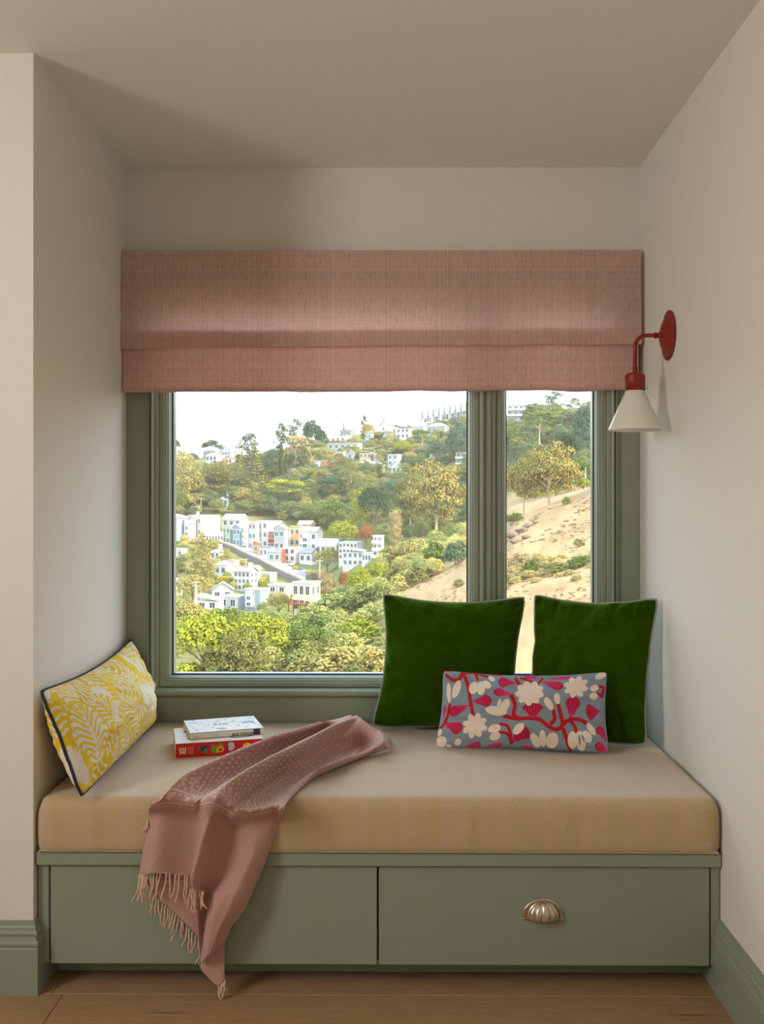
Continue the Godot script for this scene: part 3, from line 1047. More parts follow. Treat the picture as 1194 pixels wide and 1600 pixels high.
# ---------------------------------------------------------------- cushions
# corners: top left, top right, bottom right, bottom left as seen; pinch: how far the middle of the top, right, bottom and left side is drawn in
func cushion(called: String, label: String, corners: Array, thick: float, pinch: Array, cover: Material, piping: Material, sd: float, pipe_r := 0.0042, ears := 0.0, group := "", creased := 1.0) -> Node3D:
	var base := Vector3.ZERO
	for p: Vector3 in corners: base += p / 4.0
	base.y = minf(corners[2].y, corners[3].y)
	var o := thing(called, label, "cushion", base, group)
	var n := 56
	var nrm: Vector3 = ((corners[1] - corners[3]) as Vector3).cross(corners[0] - corners[2]).normalized()
	var seam := func(u: float, v: float) -> Vector3:
		var cf := pow(absf(2 * u - 1) * absf(2 * v - 1), 7.0) * 0.045
		u = lerpf(u, 0.5, cf)
		v = lerpf(v, 0.5, cf)
		var bu := 4.0 * u * (1.0 - u)
		var bv := 4.0 * v * (1.0 - v)
		bu = pow(bu, 0.8)
		bv = pow(bv, 0.8)
		var uu: float = u + pinch[3] * bv * (1.0 - u) - pinch[1] * bv * u
		var vv: float = v + pinch[0] * bu * (1.0 - v) - pinch[2] * bu * v
		var p: Vector3 = (corners[0] as Vector3).lerp(corners[1], uu).lerp((corners[3] as Vector3).lerp(corners[2], uu), vv)
		var edge := minf(minf(u, 1 - u), minf(v, 1 - v))
		var wave := noise.get_noise_2d(u * 3.0 + sd, v * 3.0 + sd) * 0.020 * creased * clampf(1.0 - edge * 5.0, 0, 1)
		return p + nrm * (wave - ears * pow(absf(2 * u - 1), 3.0) * pow(absf(2 * v - 1), 3.0))
	var st := soft()
	for side: float in [1.0, -1.0]:
		var rows := []
		var uvs := []
		for j in n + 1:
			var line := PackedVector3Array()
			var tl := PackedVector2Array()
			for i in n + 1:
				# closer steps near the seam
				var u := 0.5 - 0.5 * cos(PI * i / n)
				var v := 0.5 - 0.5 * cos(PI * j / n)
				u = lerpf(u, float(i) / n, 0.35)
				v = lerpf(v, float(j) / n, 0.35)
				var su := sin(PI * u)
				var sv := sin(PI * v)
				var t := thick * pow(su, 0.55) * pow(sv, 0.55) * (0.92 + 0.16 * v)
				# wrinkles that run in from the sides
				var edge := minf(minf(u, 1 - u), minf(v, 1 - v))
				var along := v if minf(u, 1 - u) < minf(v, 1 - v) else u
				var pleat := noise.get_noise_2d(along * 11.0 + sd * 3.1, edge * 2.0 + side * 5.0 + (10.0 if u < 0.5 else 20.0)) * 0.020 * creased * smoothstep(0.0, 0.05, edge) * (1.0 - smoothstep(0.06, 0.30, edge))
				var dent := noise.get_noise_2d(u * 3.2 + sd, v * 3.2 - sd + side * 9.0) * 0.020 * su * sv
				var crease := noise.get_noise_2d((u + v * 0.7) * 5.0 + sd * 2.0, (v - u) * 1.4 + side) * 0.010 * su * sv
				line.append(seam.call(u, v) + nrm * side * maxf(0.0008, t + pleat + dent + crease))
				tl.append(Vector2(u, v))
			rows.append(line); uvs.append(tl)
		grid(st, rows, uvs, side < 0)
	obj("cover", st, cover, o)
	if piping:
		var path := PackedVector3Array()
		for k in 4 * 26:
			var f := float(k % 26) / 26.0
			match k / 26:
				0: path.append(seam.call(f, 0.0))
				1: path.append(seam.call(1.0, f))
				2: path.append(seam.call(1.0 - f, 1.0))
				3: path.append(seam.call(0.0, 1.0 - f))
		st = soft()
		tube(st, path, PackedFloat32Array([pipe_r]), 8, true)
		obj("piping", st, piping, o)
	return o

func cushions() -> void:
	var floor_y := SEAT + 0.010
	# yellow, along the left wall
	var yc := [onx(58, 1077, -0.915), onx(206, 994, -0.925), ony(246, 1128, floor_y), ony(124, 1251, floor_y)]
	cushion("yellow_cushion", "long yellow and white leaf-print cushion with navy piping against the left wall", yc, 0.098, [0.10, 0.02, 0.04, 0.03], M.leaf_cotton, M.navy_piping, 3.3, 0.0044, 0.0, "", 0.25)
	# green velvet pair
	var g1 := [onz(593, 922, 0.075), onz(826, 927, 0.085), ony(806, 1141, SEAT + 0.008), ony(576, 1137, SEAT + 0.008)]
	cushion("green_cushion", "moss green velvet cushion with grey piping, standing in front of the mullion", g1, 0.098, [0.085, 0.05, 0.02, 0.08], M.green_velvet, M.grey_piping, 8.1, 0.0038, 0.0, "green velvet cushions")
	var tr := onx(1033, 929, RX - 0.012)
	var g2 := [onz(832, 924, 0.090), tr, ony(1013, 1168, SEAT + 0.008), ony(814, 1152, SEAT + 0.008)]
	cushion("green_cushion", "moss green velvet cushion with grey piping, turned in the corner against the right wall", g2, 0.078, [0.075, 0.055, 0.02, 0.06], M.green_velvet, M.grey_piping, 1.7, 0.0038, 0.0, "green velvet cushions")
	# floral
	var fb := [ony(676, 1169, SEAT + 0.008), ony(956, 1179, SEAT + 0.008)]
	var fl := [onz(689, 1044, 0.270), onz(953, 1047, 0.385), fb[1], fb[0]]
	cushion("floral_cushion", "small grey cushion printed with red coral branches and cream flowers", fl, 0.058, [0.085, 0.03, 0.03, 0.03], M.floral_cotton, null, 5.9, 0.004, 0.0, "", 0.45)


# ---------------------------------------------------------------- books
func slab(st: SurfaceTool, o: Vector3, a: Vector3, b: Vector3, h: float, bevel := 0.0008) -> void:
	var xf := Transform3D(Basis(a.normalized(), Vector3.UP, -b.normalized()), o)
	box(st, Vector3(0, 0, -b.length()), Vector3(a.length(), h, 0), bevel, xf)

# a thin printed panel in the plane spanned by a (right) and b (up)
func printed(called: String, c: Canvas, o: Vector3, a: Vector3, b: Vector3, parent: Node3D) -> MeshInstance3D:
	var st := flat()
	var n := a.cross(b).normalized() * 0.0004
	o += n
	quad(st, o + b, o + a + b, o + a, o, Vector2(0, 0), Vector2(1, 0), Vector2(1, 1), Vector2(0, 1))
	var m := StandardMaterial3D.new()
	m.albedo_texture = c.texture()
	m.roughness = 0.45
	return obj(called, st, m, parent)

func letters(called: String, text: String, size: float, o: Vector3, right: Vector3, up: Vector3, mat_: Material, parent: Node3D, bold := false) -> MeshInstance3D:
	var t := TextMesh.new()
	var f := SystemFont.new()
	f.font_names = PackedStringArray(["Droid Sans"])
	if bold: f.font_weight = 700
	t.font = f
	t.text = text
	t.font_size = 32
	t.pixel_size = size / 23.0
	t.depth = 0.0004
	t.curve_step = 4.0
	t.horizontal_alignment = HORIZONTAL_ALIGNMENT_LEFT
	var m := put(called, t, mat_, parent)
	var r := right.normalized()
	var u := up.normalized()
	m.transform = m.transform * Transform3D(Basis(r, u, r.cross(u)), o)
	return m

func books() -> void:
	var y0 := SEAT + 0.0035
	var white := mat("white_card", rgb(236, 230, 218), 0.55)
	var red := mat("red_card", rgb(206, 22, 24), 0.5)
	var ink := mat("black_ink", rgb(48, 44, 50), 0.6)
	var faint := mat("grey_ink", rgb(190, 172, 150), 0.6)
	# red and white picture box
	var o := ony(274, 1185, y0)
	var a := Vector3(0.214, 0, -0.057).normalized()
	var b := Vector3(a.z, 0, -a.x).normalized() * 1.0
	if b.z > 0: b = -b
	var w := 0.262
	var d := 0.196
	var h := 0.0435
	var box_ := thing("picture_box", "flat red and white children's box lying under the board book", "box", o + a * w / 2 + b * d / 2)
	var st := flat()
	slab(st, o, a * w, b * d, h)
	obj("carton", st, white, box_)
	# the red long side with an owl and animal shapes
	var c := Canvas.new(786, 126, rgb(206, 22, 24))
	var cream := rgb(240, 214, 178)
	var X := func(p: float) -> float: return (p - 143.0) * 1.0
	c.ellipse(Vector2(62, 64), 30, 28, 0, cream)
	c.poly(PackedVector2Array([Vector2(30, 62), Vector2(30, 32), Vector2(48, 42), Vector2(76, 42), Vector2(94, 32), Vector2(94, 62)]), cream)
	for s: float in [-1.0, 1.0]:
		c.ellipse(Vector2(62 + s * 15, 56), 12, 12, 0, rgb(206, 22, 24))
		c.ellipse(Vector2(62 + s * 15, 56), 8, 8, 0, cream)
		c.ellipse(Vector2(62 + s * 15, 56), 3.5, 3.5, 0, rgb(206, 22, 24))
	c.poly(PackedVector2Array([Vector2(56, 66), Vector2(68, 66), Vector2(62, 78)]), rgb(206, 22, 24))
	for k in 3: c.stroke(PackedVector2Array([Vector2(52 + k * 10, 88), Vector2(52 + k * 10, 96)]), 3, 3, rgb(206, 22, 24))
	c.ellipse(Vector2(40, 92), 7, 5, 0.4, cream); c.ellipse(Vector2(84, 92), 7, 5, -0.4, cream)
	for k in 3:
		for j in 4: c.poly(PackedVector2Array([Vector2(112 + k * 17, 36 + j * 17), Vector2(118 + k * 17, 36 + j * 17), Vector2(119 + k * 17, 46 + j * 17), Vector2(113 + k * 17, 47 + j * 17)]), cream)
	# blue bird
	c.poly(PackedVector2Array([Vector2(196, 72), Vector2(218, 44), Vector2(250, 30), Vector2(276, 34), Vector2(290, 14), Vector2(292, 40), Vector2(272, 66), Vector2(250, 78), Vector2(216, 82)]), rgb(36, 66, 110))
	c.poly(PackedVector2Array([Vector2(250, 62), Vector2(276, 40), Vector2(282, 80), Vector2(284, 104), Vector2(262, 98), Vector2(248, 80)]), rgb(60, 140, 70))
	c.ellipse(Vector2(216, 62), 5, 5, 0, cream)
	# green and orange animal
	c.poly(PackedVector2Array([Vector2(316, 102), Vector2(316, 50), Vector2(330, 34), Vector2(372, 34), Vector2(384, 16), Vector2(412, 18), Vector2(424, 36), Vector2(420, 70), Vector2(392, 100)]), rgb(104, 160, 40))
	c.ellipse(Vector2(398, 72), 34, 30, 0, rgb(240, 140, 30))
	c.ellipse(Vector2(398, 76), 10, 10, 0, rgb(96, 30, 24))
	c.poly(PackedVector2Array([Vector2(358, 102), Vector2(366, 60), Vector2(380, 102)]), rgb(240, 190, 40))
	# grey seabird
	c.ellipse(Vector2(492, 52), 36, 40, 0.2, rgb(196, 200, 200))
	c.poly(PackedVector2Array([Vector2(452, 92), Vector2(458, 40), Vector2(472, 30), Vector2(466, 92)]), rgb(52, 40, 44))
	c.poly(PackedVector2Array([Vector2(524, 30), Vector2(548, 40), Vector2(528, 52)]), rgb(52, 40, 44))
	c.ellipse(Vector2(640, 60), 40, 34, 0, rgb(240, 190, 60))
	printed("side_print", c, o + a * 0.001 + Vector3(0, 0.0008, 0), a * (w - 0.002), Vector3.UP * (h - 0.0016), box_)
	c = Canvas.new(600, 450, rgb(238, 233, 222))
	c.ellipse(Vector2(110, 120), 46, 40, 0.2, rgb(206, 40, 40))
	c.stroke(curve2([Vector2(84, 330), Vector2(140, 312), Vector2(210, 330), Vector2(280, 318)], 8), 26, 18, rgb(40, 52, 60))
	c.stroke(curve2([Vector2(210, 352), Vector2(300, 346)], 8), 20, 10, rgb(110, 150, 60))
	c.stroke(curve2([Vector2(370, 330), Vector2(400, 372), Vector2(470, 380), Vector2(540, 350)], 8), 20, 16, rgb(30, 30, 36))
	c.ellipse(Vector2(470, 140), 70, 50, 0, rgb(80, 140, 160))
	printed("lid_print", c, o + Vector3(0, h, 0) + a * 0.001 + b * 0.001, a * (w - 0.002), b * (d - 0.002), box_)
	# board book on top
	var top := y0 + h + 0.0006
	var p := ony(297, 1156, top)
	var e := Vector3(0.215, 0, -0.0735).normalized()
	var f := Vector3(e.z, 0, -e.x)
	if f.z > 0: f = -f
	var bw := 0.226
	var bd := 0.176
	var bh := 0.0195
	var book := thing("board_book", "white board book with small blue and pink drawings and black spine title", "book", p + e * bw / 2 + f * bd / 2)
	var card := mat("cover_card", rgb(232, 224, 206), 0.5)
	st = flat()
	slab(st, p, e * bw, f * bd, 0.003)
	slab(st, p + Vector3(0, bh - 0.003, 0), e * bw, f * bd, 0.003)
	slab(st, p, e * bw, f * 0.004, bh)
	obj("cover", st, card, book)
	st = flat()
	for k in 7: slab(st, p + e * 0.003 + f * 0.004 + Vector3(0, 0.003 + k * 0.00193, 0), e * (bw - 0.006), f * (bd - 0.008), 0.00182, 0.0004)
	obj("pages", st, white, book)
	c = Canvas.new(640, 480, rgb(236, 233, 226))
	var r := RandomNumberGenerator.new()
	r.seed = 12
	var bits := [rgb(120, 146, 186), rgb(176, 132, 168), rgb(226, 214, 150), rgb(150, 178, 190), rgb(210, 160, 160), rgb(120, 130, 170), rgb(190, 200, 170)]
	for k in 70:
		var q := Vector2(r.randf_range(20, 620), r.randf_range(20, 460))
		if q.distance_to(Vector2(330, 260)) < 110: continue
		c.ellipse(q, r.randf_range(6, 24), r.randf_range(5, 14), r.randf_range(-1, 1), bits[k % 7])
		if k % 3 == 0: c.stroke(curve2([q, q + Vector2(r.randf_range(-24, 24), 18), q + Vector2(r.randf_range(-30, 30), -24)], 5), 4, 3, rgb(90, 98, 130))
	c.ellipse(Vector2(345, 215), 64, 44, 0, rgb(238, 226, 170))
	c.poly(PackedVector2Array([Vector2(485, 205), Vector2(600, 195), Vector2(604, 255), Vector2(490, 262)]), rgb(112, 124, 176))
	c.ellipse(Vector2(285, 395), 44, 26, 0, rgb(170, 120, 160))
	printed("cover_print", c, p + Vector3(0, bh, 0) + e * 0.001 + f * 0.001, e * (bw - 0.002), f * (bd - 0.002), book)
	var blue := mat("cover_blue_ink", rgb(70, 96, 150), 0.5)
	letters("cover_title", "BIG", 0.020, p + Vector3(0, bh + 0.0004, 0) + e * 0.080 + f * 0.088, e, f, blue, book, true)
	var up := Vector3.UP
	var front := -f * 0.0005
	letters("spine_title", "BIG FEELINGS", 0.0093, p + front + e * 0.1265 + up * 0.0052, e, up, ink, book, true)
	letters("spine_subtitle", "LITTLE", 0.0062, p + front + e * 0.060 + up * 0.0066, e, up, faint, book)
	letters("spine_names", "AND", 0.0048, p + front + e * 0.010 + up * 0.0070, e, up, faint, book)
	st = flat()
	slab(st, p - f * 0.0006 + e * 0.193 + up * 0.001, e * 0.021, f * 0.001, bh - 0.002, 0.0)
	obj("spine_label", st, mat("navy_ink", rgb(52, 60, 84), 0.5), book)


# ---------------------------------------------------------------- the throw
# one row of points: [px, py, depth past the front or lift above the seat]; under z > 0.8 the point hangs in front
func throw_row(row: Array) -> PackedVector3Array:
	var out := PackedVector3Array()
	for e: Array in row:
		out.append(ony(e[0], e[1], SEAT + (e[2] as float) * (1.3 if e[2] > 0.036 else 0.9)) if e.size() == 3 else onz(e[0], e[1], 0.882 + ((e[3] as float) - 0.882) * 1.5))
	return out

func blanket() -> void:
	var o := thing("throw_blanket", "dusty pink fringed throw with cream spots draped over the mattress edge", "blanket", Vector3(-0.3, SEAT, 0.6))
	# rows run from the far end of the throw, over the seat's front edge, down to the hem.
	# columns: left edge, first roll, valley, main roll, its right foot, field, field, right roll, right edge
	var rows := [
		[[540, 1121, .012], [546, 1117, .040], [552, 1119, .055], [558, 1118, .070], [566, 1124, .070], [578, 1132, .062], [590, 1140, .052], [602, 1146, .040], [612, 1155, .012]],
		[[516, 1130, .010], [524, 1124, .040], [533, 1132, .040], [543, 1124, .074], [556, 1133, .060], [570, 1144, .046], [584, 1152, .040], [600, 1160, .042], [610, 1168, .010]],
		[[488, 1140, .010], [497, 1130, .044], [508, 1142, .030], [521, 1133, .078], [540, 1150, .044], [556, 1162, .024], [568, 1170, .018], [578, 1172, .034], [582, 1178, .010]],
		[[452, 1152, .010], [462, 1141, .048], [477, 1157, .024], [492, 1148, .078], [512, 1168, .034], [528, 1178, .016], [540, 1184, .014], [551, 1180, .034], [556, 1188, .008]],
		[[412, 1163, .010], [424, 1153, .052], [442, 1172, .020], [458, 1165, .078], [480, 1190, .028], [494, 1198, .014], [508, 1197, .020], [520, 1192, .038], [524, 1201, .008]],
		[[368, 1183, .010], [380, 1170, .054], [402, 1196, .016], [420, 1184, .078], [440, 1214, .024], [456, 1219, .012], [472, 1216, .016], [488, 1206, .034], [492, 1215, .008]],
		[[322, 1204, .010], [334, 1190, .054], [360, 1220, .014], [382, 1206, .076], [404, 1238, .020], [420, 1240, .012], [438, 1238, .012], [458, 1230, .022], [466, 1236, .008]],
		[[272, 1226, .012], [288, 1214, .050], [326, 1238, .016], [352, 1226, .070], [378, 1254, .018], [398, 1256, .012], [418, 1253, .012], [438, 1246, .018], [450, 1252, .008]],
		[[238, 1254, .022], [262, 1246, .034], [306, 1252, .016], [336, 1246, .060], [368, 1266, .018], [390, 1268, .014], [412, 1265, .014], [430, 1260, .016], [443, 1266, .006]],
		[[231, 1276, 0, .886], [256, 1270, 0, .900], [304, 1272, 0, .884], [328, 1270, 0, .930], [362, 1284, 0, .890], [386, 1284, 0, .888], [406, 1280, 0, .890], [424, 1277, 0, .890], [437, 1284, 0, .880]],
		[[228, 1304, 0, .886], [252, 1304, 0, .902], [304, 1302, 0, .882], [318, 1304, 0, .936], [352, 1310, 0, .888], [378, 1312, 0, .892], [398, 1310, 0, .898], [414, 1308, 0, .894], [427, 1312, 0, .880]],
		[[222, 1336, 0, .884], [248, 1337, 0, .902], [302, 1336, 0, .880], [309, 1338, 0, .936], [342, 1340, 0, .886], [370, 1342, 0, .894], [390, 1342, 0, .902], [406, 1342, 0, .894], [417, 1342, 0, .878]],
		[[217, 1367, 0, .884], [240, 1362, 0, .904], [296, 1366, 0, .882], [300, 1372, 0, .934], [332, 1378, 0, .886], [356, 1376, 0, .898], [374, 1376, 0, .906], [392, 1376, 0, .896], [402, 1378, 0, .878]],
	]
	# below the left hem only the wide right fold goes on, down to the throw's corner
	var stay := [[217, 1367, 0, .884], [240, 1362, 0, .904], [296, 1366, 0, .882]]
	for e: Array in [
		[[302, 1388, 0, .930], [319, 1396, 0, .884], [338, 1398, 0, .908], [362, 1398, 0, .914], [382, 1400, 0, .902], [391, 1402, 0, .880]],
		[[303, 1391, 0, .926], [318, 1424, 0, .886], [332, 1424, 0, .914], [350, 1424, 0, .916], [370, 1426, 0, .904], [380, 1426, 0, .884]],
		[[304, 1391, 0, .926], [317, 1452, 0, .888], [326, 1452, 0, .914], [338, 1452, 0, .916], [354, 1450, 0, .904], [363, 1446, 0, .888]],
		[[305, 1391, 0, .926], [316, 1480, 0, .890], [322, 1480, 0, .912], [330, 1478, 0, .914], [342, 1472, 0, .904], [356, 1462, 0, .890]],
		[[306, 1391, 0, .926], [314, 1504, 0, .892], [318, 1500, 0, .910], [324, 1495, 0, .912], [334, 1487, 0, .904], [348, 1474, 0, .892]]]:
		rows.append(stay + e)
	var st := soft()
	var pts := []
	for r: Array in rows:
		# rolls with steep flanks: extra points beside the ridges
		var wide := []
		for i in r.size():
			wide.append(r[i])
			if i == r.size() - 1: break
			var f := -1.0
			var g := 0.0
			match i:
				0: f = 0.45; g = 0.78
				1: f = 0.62; g = 0.78
				2: f = 0.38; g = 0.12
				3: f = 0.62; g = 0.80
				6: f = 0.4; g = 0.15
				7: f = 0.62; g = 0.40
			if f > 0.0:
				var p := []
				for q in r[i].size(): p.append(lerpf(r[i][q], r[i + 1][q], f if q < 2 else g))
				wide.append(p)
		pts.append(throw_row(wide))
	var fine := smooth_grid(pts, 5, 7)
	var uvs := []
	for j in fine.size():
		var tl := PackedVector2Array()
		var w: int = fine[0].size()
		for i in w:
			fine[j][i] += Vector3(0, 1, 0.4) * noise.get_noise_2d(i * 0.12, j * 0.09) * 0.0022
			var v := 0.02 + 0.66 * minf(1.0, float(j) / (7.0 * 9.2)) + maxf(0.0, j - 64.4) * 0.0105
			tl.append(Vector2(float(i) / (w - 1), minf(0.97, v)))
		uvs.append(tl)
	sheet(st, fine, uvs, 0.0035)
	var plain := Vector2(0.3, 0.85)
	# lower hanging pieces, each a grid of its own that carries on from the rows above
	var pieces := [
		# the layer behind the left flap, hem running down to the right
		[[[244, 1340, 0, .872], [268, 1340, 0, .874], [292, 1340, 0, .874], [322, 1340, 0, .874]], [[241, 1372, 0, .874], [266, 1384, 0, .878], [290, 1396, 0, .878], [322, 1410, 0, .876]], [[240, 1397, 0, .876], [266, 1420, 0, .880], [292, 1446, 0, .880], [321, 1474, 0, .878]]],
		# the corner turned back underneath
		[[[322, 1462, 0, .880], [336, 1458, 0, .880], [350, 1452, 0, .880], [358, 1450, 0, .880]], [[315, 1500, 0, .884], [328, 1490, 0, .882], [342, 1480, 0, .880], [351, 1474, 0, .880]], [[314, 1514, 0, .890], [326, 1508, 0, .886], [340, 1504, 0, .882], [351, 1502, 0, .880]], [[326, 1528, 0, .890], [334, 1524, 0, .888], [343, 1520, 0, .886], [351, 1517, 0, .882]], [[340, 1541, 0, .892], [345, 1538, 0, .890], [349, 1535, 0, .888], [352, 1531, 0, .884]]],
		# left edge curling under, with its selvedge
		[[[217, 1366, 0, .884], [222, 1370, 0, .878], [230, 1374, 0, .875], [240, 1376, 0, .874]], [[226, 1372, 0, .880], [230, 1384, 0, .878], [236, 1390, 0, .876], [243, 1394, 0, .876]]],
	]
	var k := 0
	for piece: Array in pieces:
		k += 1
		pts = []
		for r: Array in piece: pts.append(throw_row(r))
		fine = smooth_grid(pts, 6, 6)
		uvs = []
		for j in fine.size():
			var tl := PackedVector2Array()
			var w: int = fine[0].size()
			for i in w: tl.append(Vector2(0.1 * k + 0.25 * i / w, 0.74 + 0.2 * j / fine.size()))
			uvs.append(tl)
		sheet(st, fine, uvs, 0.003)
	obj("cloth", st, M.pink_wool, o)
	# twisted tassels along the hems
	st = soft()
	var r := RandomNumberGenerator.new()
	r.seed = 9
	for run: Array in [
		[[[217, 1367], [225, 1363], [240, 1362], [268, 1364], [296, 1367]], 17, .896, 34, 52, -6],
		[[[297, 1388], [308, 1390], [319, 1393]], 7, .918, 24, 38, 0],
		[[[240, 1397], [266, 1420], [292, 1446], [318, 1472]], 19, .880, 26, 40, -5],
		[[[341, 1541], [347, 1537], [352, 1531]], 5, .890, 14, 30, 0],
		[[[224, 1372], [232, 1382], [241, 1394]], 6, .878, 26, 46, -4],
		[[[231, 1280], [229, 1290]], 3, .888, 12, 20, -3]]:
		var line := PackedVector3Array()
		for q: Array in run[0]: line.append(onz(q[0], q[1], 0.882 + ((run[2] as float) - 0.882) * 1.5))
		var curve := smooth_line(line, 12)
		for i in run[1]:
			var f: float = (i + r.randf_range(0.2, 0.8)) / (run[1] as int) * (curve.size() - 1)
			var a := curve[int(f)].lerp(curve[mini(int(f) + 1, curve.size() - 1)], f - int(f))
			var l := r.randf_range(run[3], run[4]) / 612.0
			var sway := Vector3((run[5] as int) / 612.0 + r.randf_range(-8, 8) / 612.0, 0, r.randf_range(-0.004, 0.006))
			var path := PackedVector3Array()
			var rad := PackedFloat32Array()
			var ph := r.randf_range(0, TAU)
			for s in 11:
				var t := s / 10.0
				path.append(a + Vector3(0, -l * t, 0.004 * sin(PI * t)) + sway * t * t + Vector3(sin(ph + t * 8.0), 0, cos(ph + t * 8.0)) * 0.0022 * t)
				rad.append(0.0021 + 0.0006 * sin(t * 24.0) if t < 0.82 else lerpf(0.0026, 0.0008, (t - 0.82) / 0.18))
			tube(st, path, rad, 6)
			if r.randf() < 0.5:
				var e := path[8]
				rod(st, e, e + Vector3(r.randf_range(-0.008, 0.008), -l * 0.22, 0.001), 0.0014, 0.0007, 5)
	tag(obj("fringe", st, M.fringe_wool, o), "cream twisted tassels", "", "", "stuff")

# ---------------------------------------------------------------- the land outside
# for some directions: where the ground is seen and how far off, from the near slope to the ridge
const LAND := [
	[270, [[1400, 30], [1060, 70], [965, 200], [940, 265], [890, 330], [855, 375], [800, 430], [750, 475], [724, 520], [718, 560]]],
	[400, [[1400, 30], [1060, 70], [968, 200], [945, 270], [905, 325], [860, 380], [800, 435], [750, 480], [718, 520], [709, 560]]],
	[500, [[1400, 30], [1060, 70], [955, 185], [935, 260], [905, 325], [860, 380], [800, 435], [745, 480], [708, 520], [690, 575]]],
	[600, [[1400, 28], [1060, 65], [930, 150], [905, 200], [875, 260], [845, 330], [800, 400], [745, 460], [710, 500], [672, 585]]],
	[730, [[1400, 26], [1060, 55], [930, 105], [868, 160], [852, 240], [832, 310], [790, 380], [740, 440], [695, 490], [652, 590]]],
	[800, [[1400, 24], [1060, 50], [930, 90], [880, 115], [808, 165], [800, 260], [780, 330], [725, 400], [680, 440], [648, 520]]],
	[930, [[1400, 22], [1060, 45], [930, 75], [880, 100], [762, 160], [757, 260], [745, 330], [700, 400], [655, 440], [635, 500]]],
	[1300, [[1400, 20], [1060, 40], [930, 60], [860, 85], [690, 140], [685, 240], [675, 320], [650, 400], [625, 440], [600, 500]]],
]

func land(px: float) -> Array:
	var k := 0
	while k < LAND.size() - 2 and px > LAND[k + 1][0]: k += 1
	var t := clampf((px - LAND[k][0]) / float(LAND[k + 1][0] - LAND[k][0]), 0.0, 1.0)
	var out := []
	for i in 10: out.append(Vector2(LAND[k][1][i][0], LAND[k][1][i][1]).lerp(Vector2(LAND[k + 1][1][i][0], LAND[k + 1][1][i][1]), t))
	return out

func far_at(px: float, py: float) -> float:
	var l := land(px)
	for i in 9:
		var a: Vector2 = l[i]
		var b: Vector2 = l[i + 1]
		if py <= a.x and py >= b.x: return lerpf(a.y, b.y, (a.x - py) / maxf(0.001, a.x - b.x))
	return (l[9] as Vector2).y if py < (l[9] as Vector2).x else (l[0] as Vector2).y

func ground_at(px: float, py: float) -> Vector3:
	return at(px, py, far_at(px, py))

func dry(px: float, d: float) -> float:
	return clampf((px - 560.0) / 90.0, 0, 1) * clampf((lerpf(290.0, 380.0, clampf((px - 720.0) / 60.0, 0, 1)) - d) / 60.0, 0, 1)

func terrain() -> void:
	var st := soft()
	var rows := []
	var shades := []
	var px := -420.0
	while px <= 1700.0:
		var l := land(px)
		var line := PackedVector3Array()
		var cl := PackedColorArray()
		for i in 9:
			for s in 7:
				var q: Vector2 = (l[i] as Vector2).lerp(l[i + 1], s / 7.0)
				var p := at(px, q.x, q.y)
				p.y += noise.get_noise_2d(p.x * 0.04, p.z * 0.04) * 0.9 + noise.get_noise_2d(p.x * 0.2, p.z * 0.2) * 0.12 - 0.25
				line.append(p)
				var k := dry(px, q.y)
				var n := noise.get_noise_2d(p.x * 0.12, p.z * 0.12)
				var m := noise.get_noise_2d(p.x * 0.5 + 40.0, p.z * 0.5)
				var grass := Color(0.24, 0.22, 0.09).lerp(Color(0.13, 0.15, 0.05), clampf(0.5 + n * 1.2, 0, 1))
				var straw := Color(0.40, 0.29, 0.155).lerp(Color(0.30, 0.20, 0.10), clampf(0.35 + n * 0.9 + m * 0.5, 0, 1))
				cl.append(grass.lerp(straw, k))
		var last: Vector2 = l[9]
		for e: Array in [[0.0, 0.0], [40.0, -14.0], [200.0, -90.0]]:
			line.append(at(px, last.x, last.y + (e[0] as float)) + Vector3(0, e[1], 0))
			cl.append(Color(0.18, 0.18, 0.07))
		rows.append(line)
		shades.append(cl)
		px += 7.0
	for j in rows.size() - 1:
		for i in (rows[0] as PackedVector3Array).size() - 1:
			for e: Array in [[j, i], [j, i + 1], [j + 1, i + 1], [j, i], [j + 1, i + 1], [j + 1, i]]:
				st.set_color(shades[e[0]][e[1]])
				st.add_vertex(rows[e[0]][e[1]])
	var m := mat("dry_earth", Color.WHITE, 1.0)
	m.vertex_color_use_as_albedo = true
	m.metallic_specular = 0.1
	tag(obj("ground", st, m), "dry grassy hillside and valley falling away below the window", "hillside", "", "structure")


# ---------------------------------------------------------------- plants
var CROWNS := {}
var TRUNKS := {}

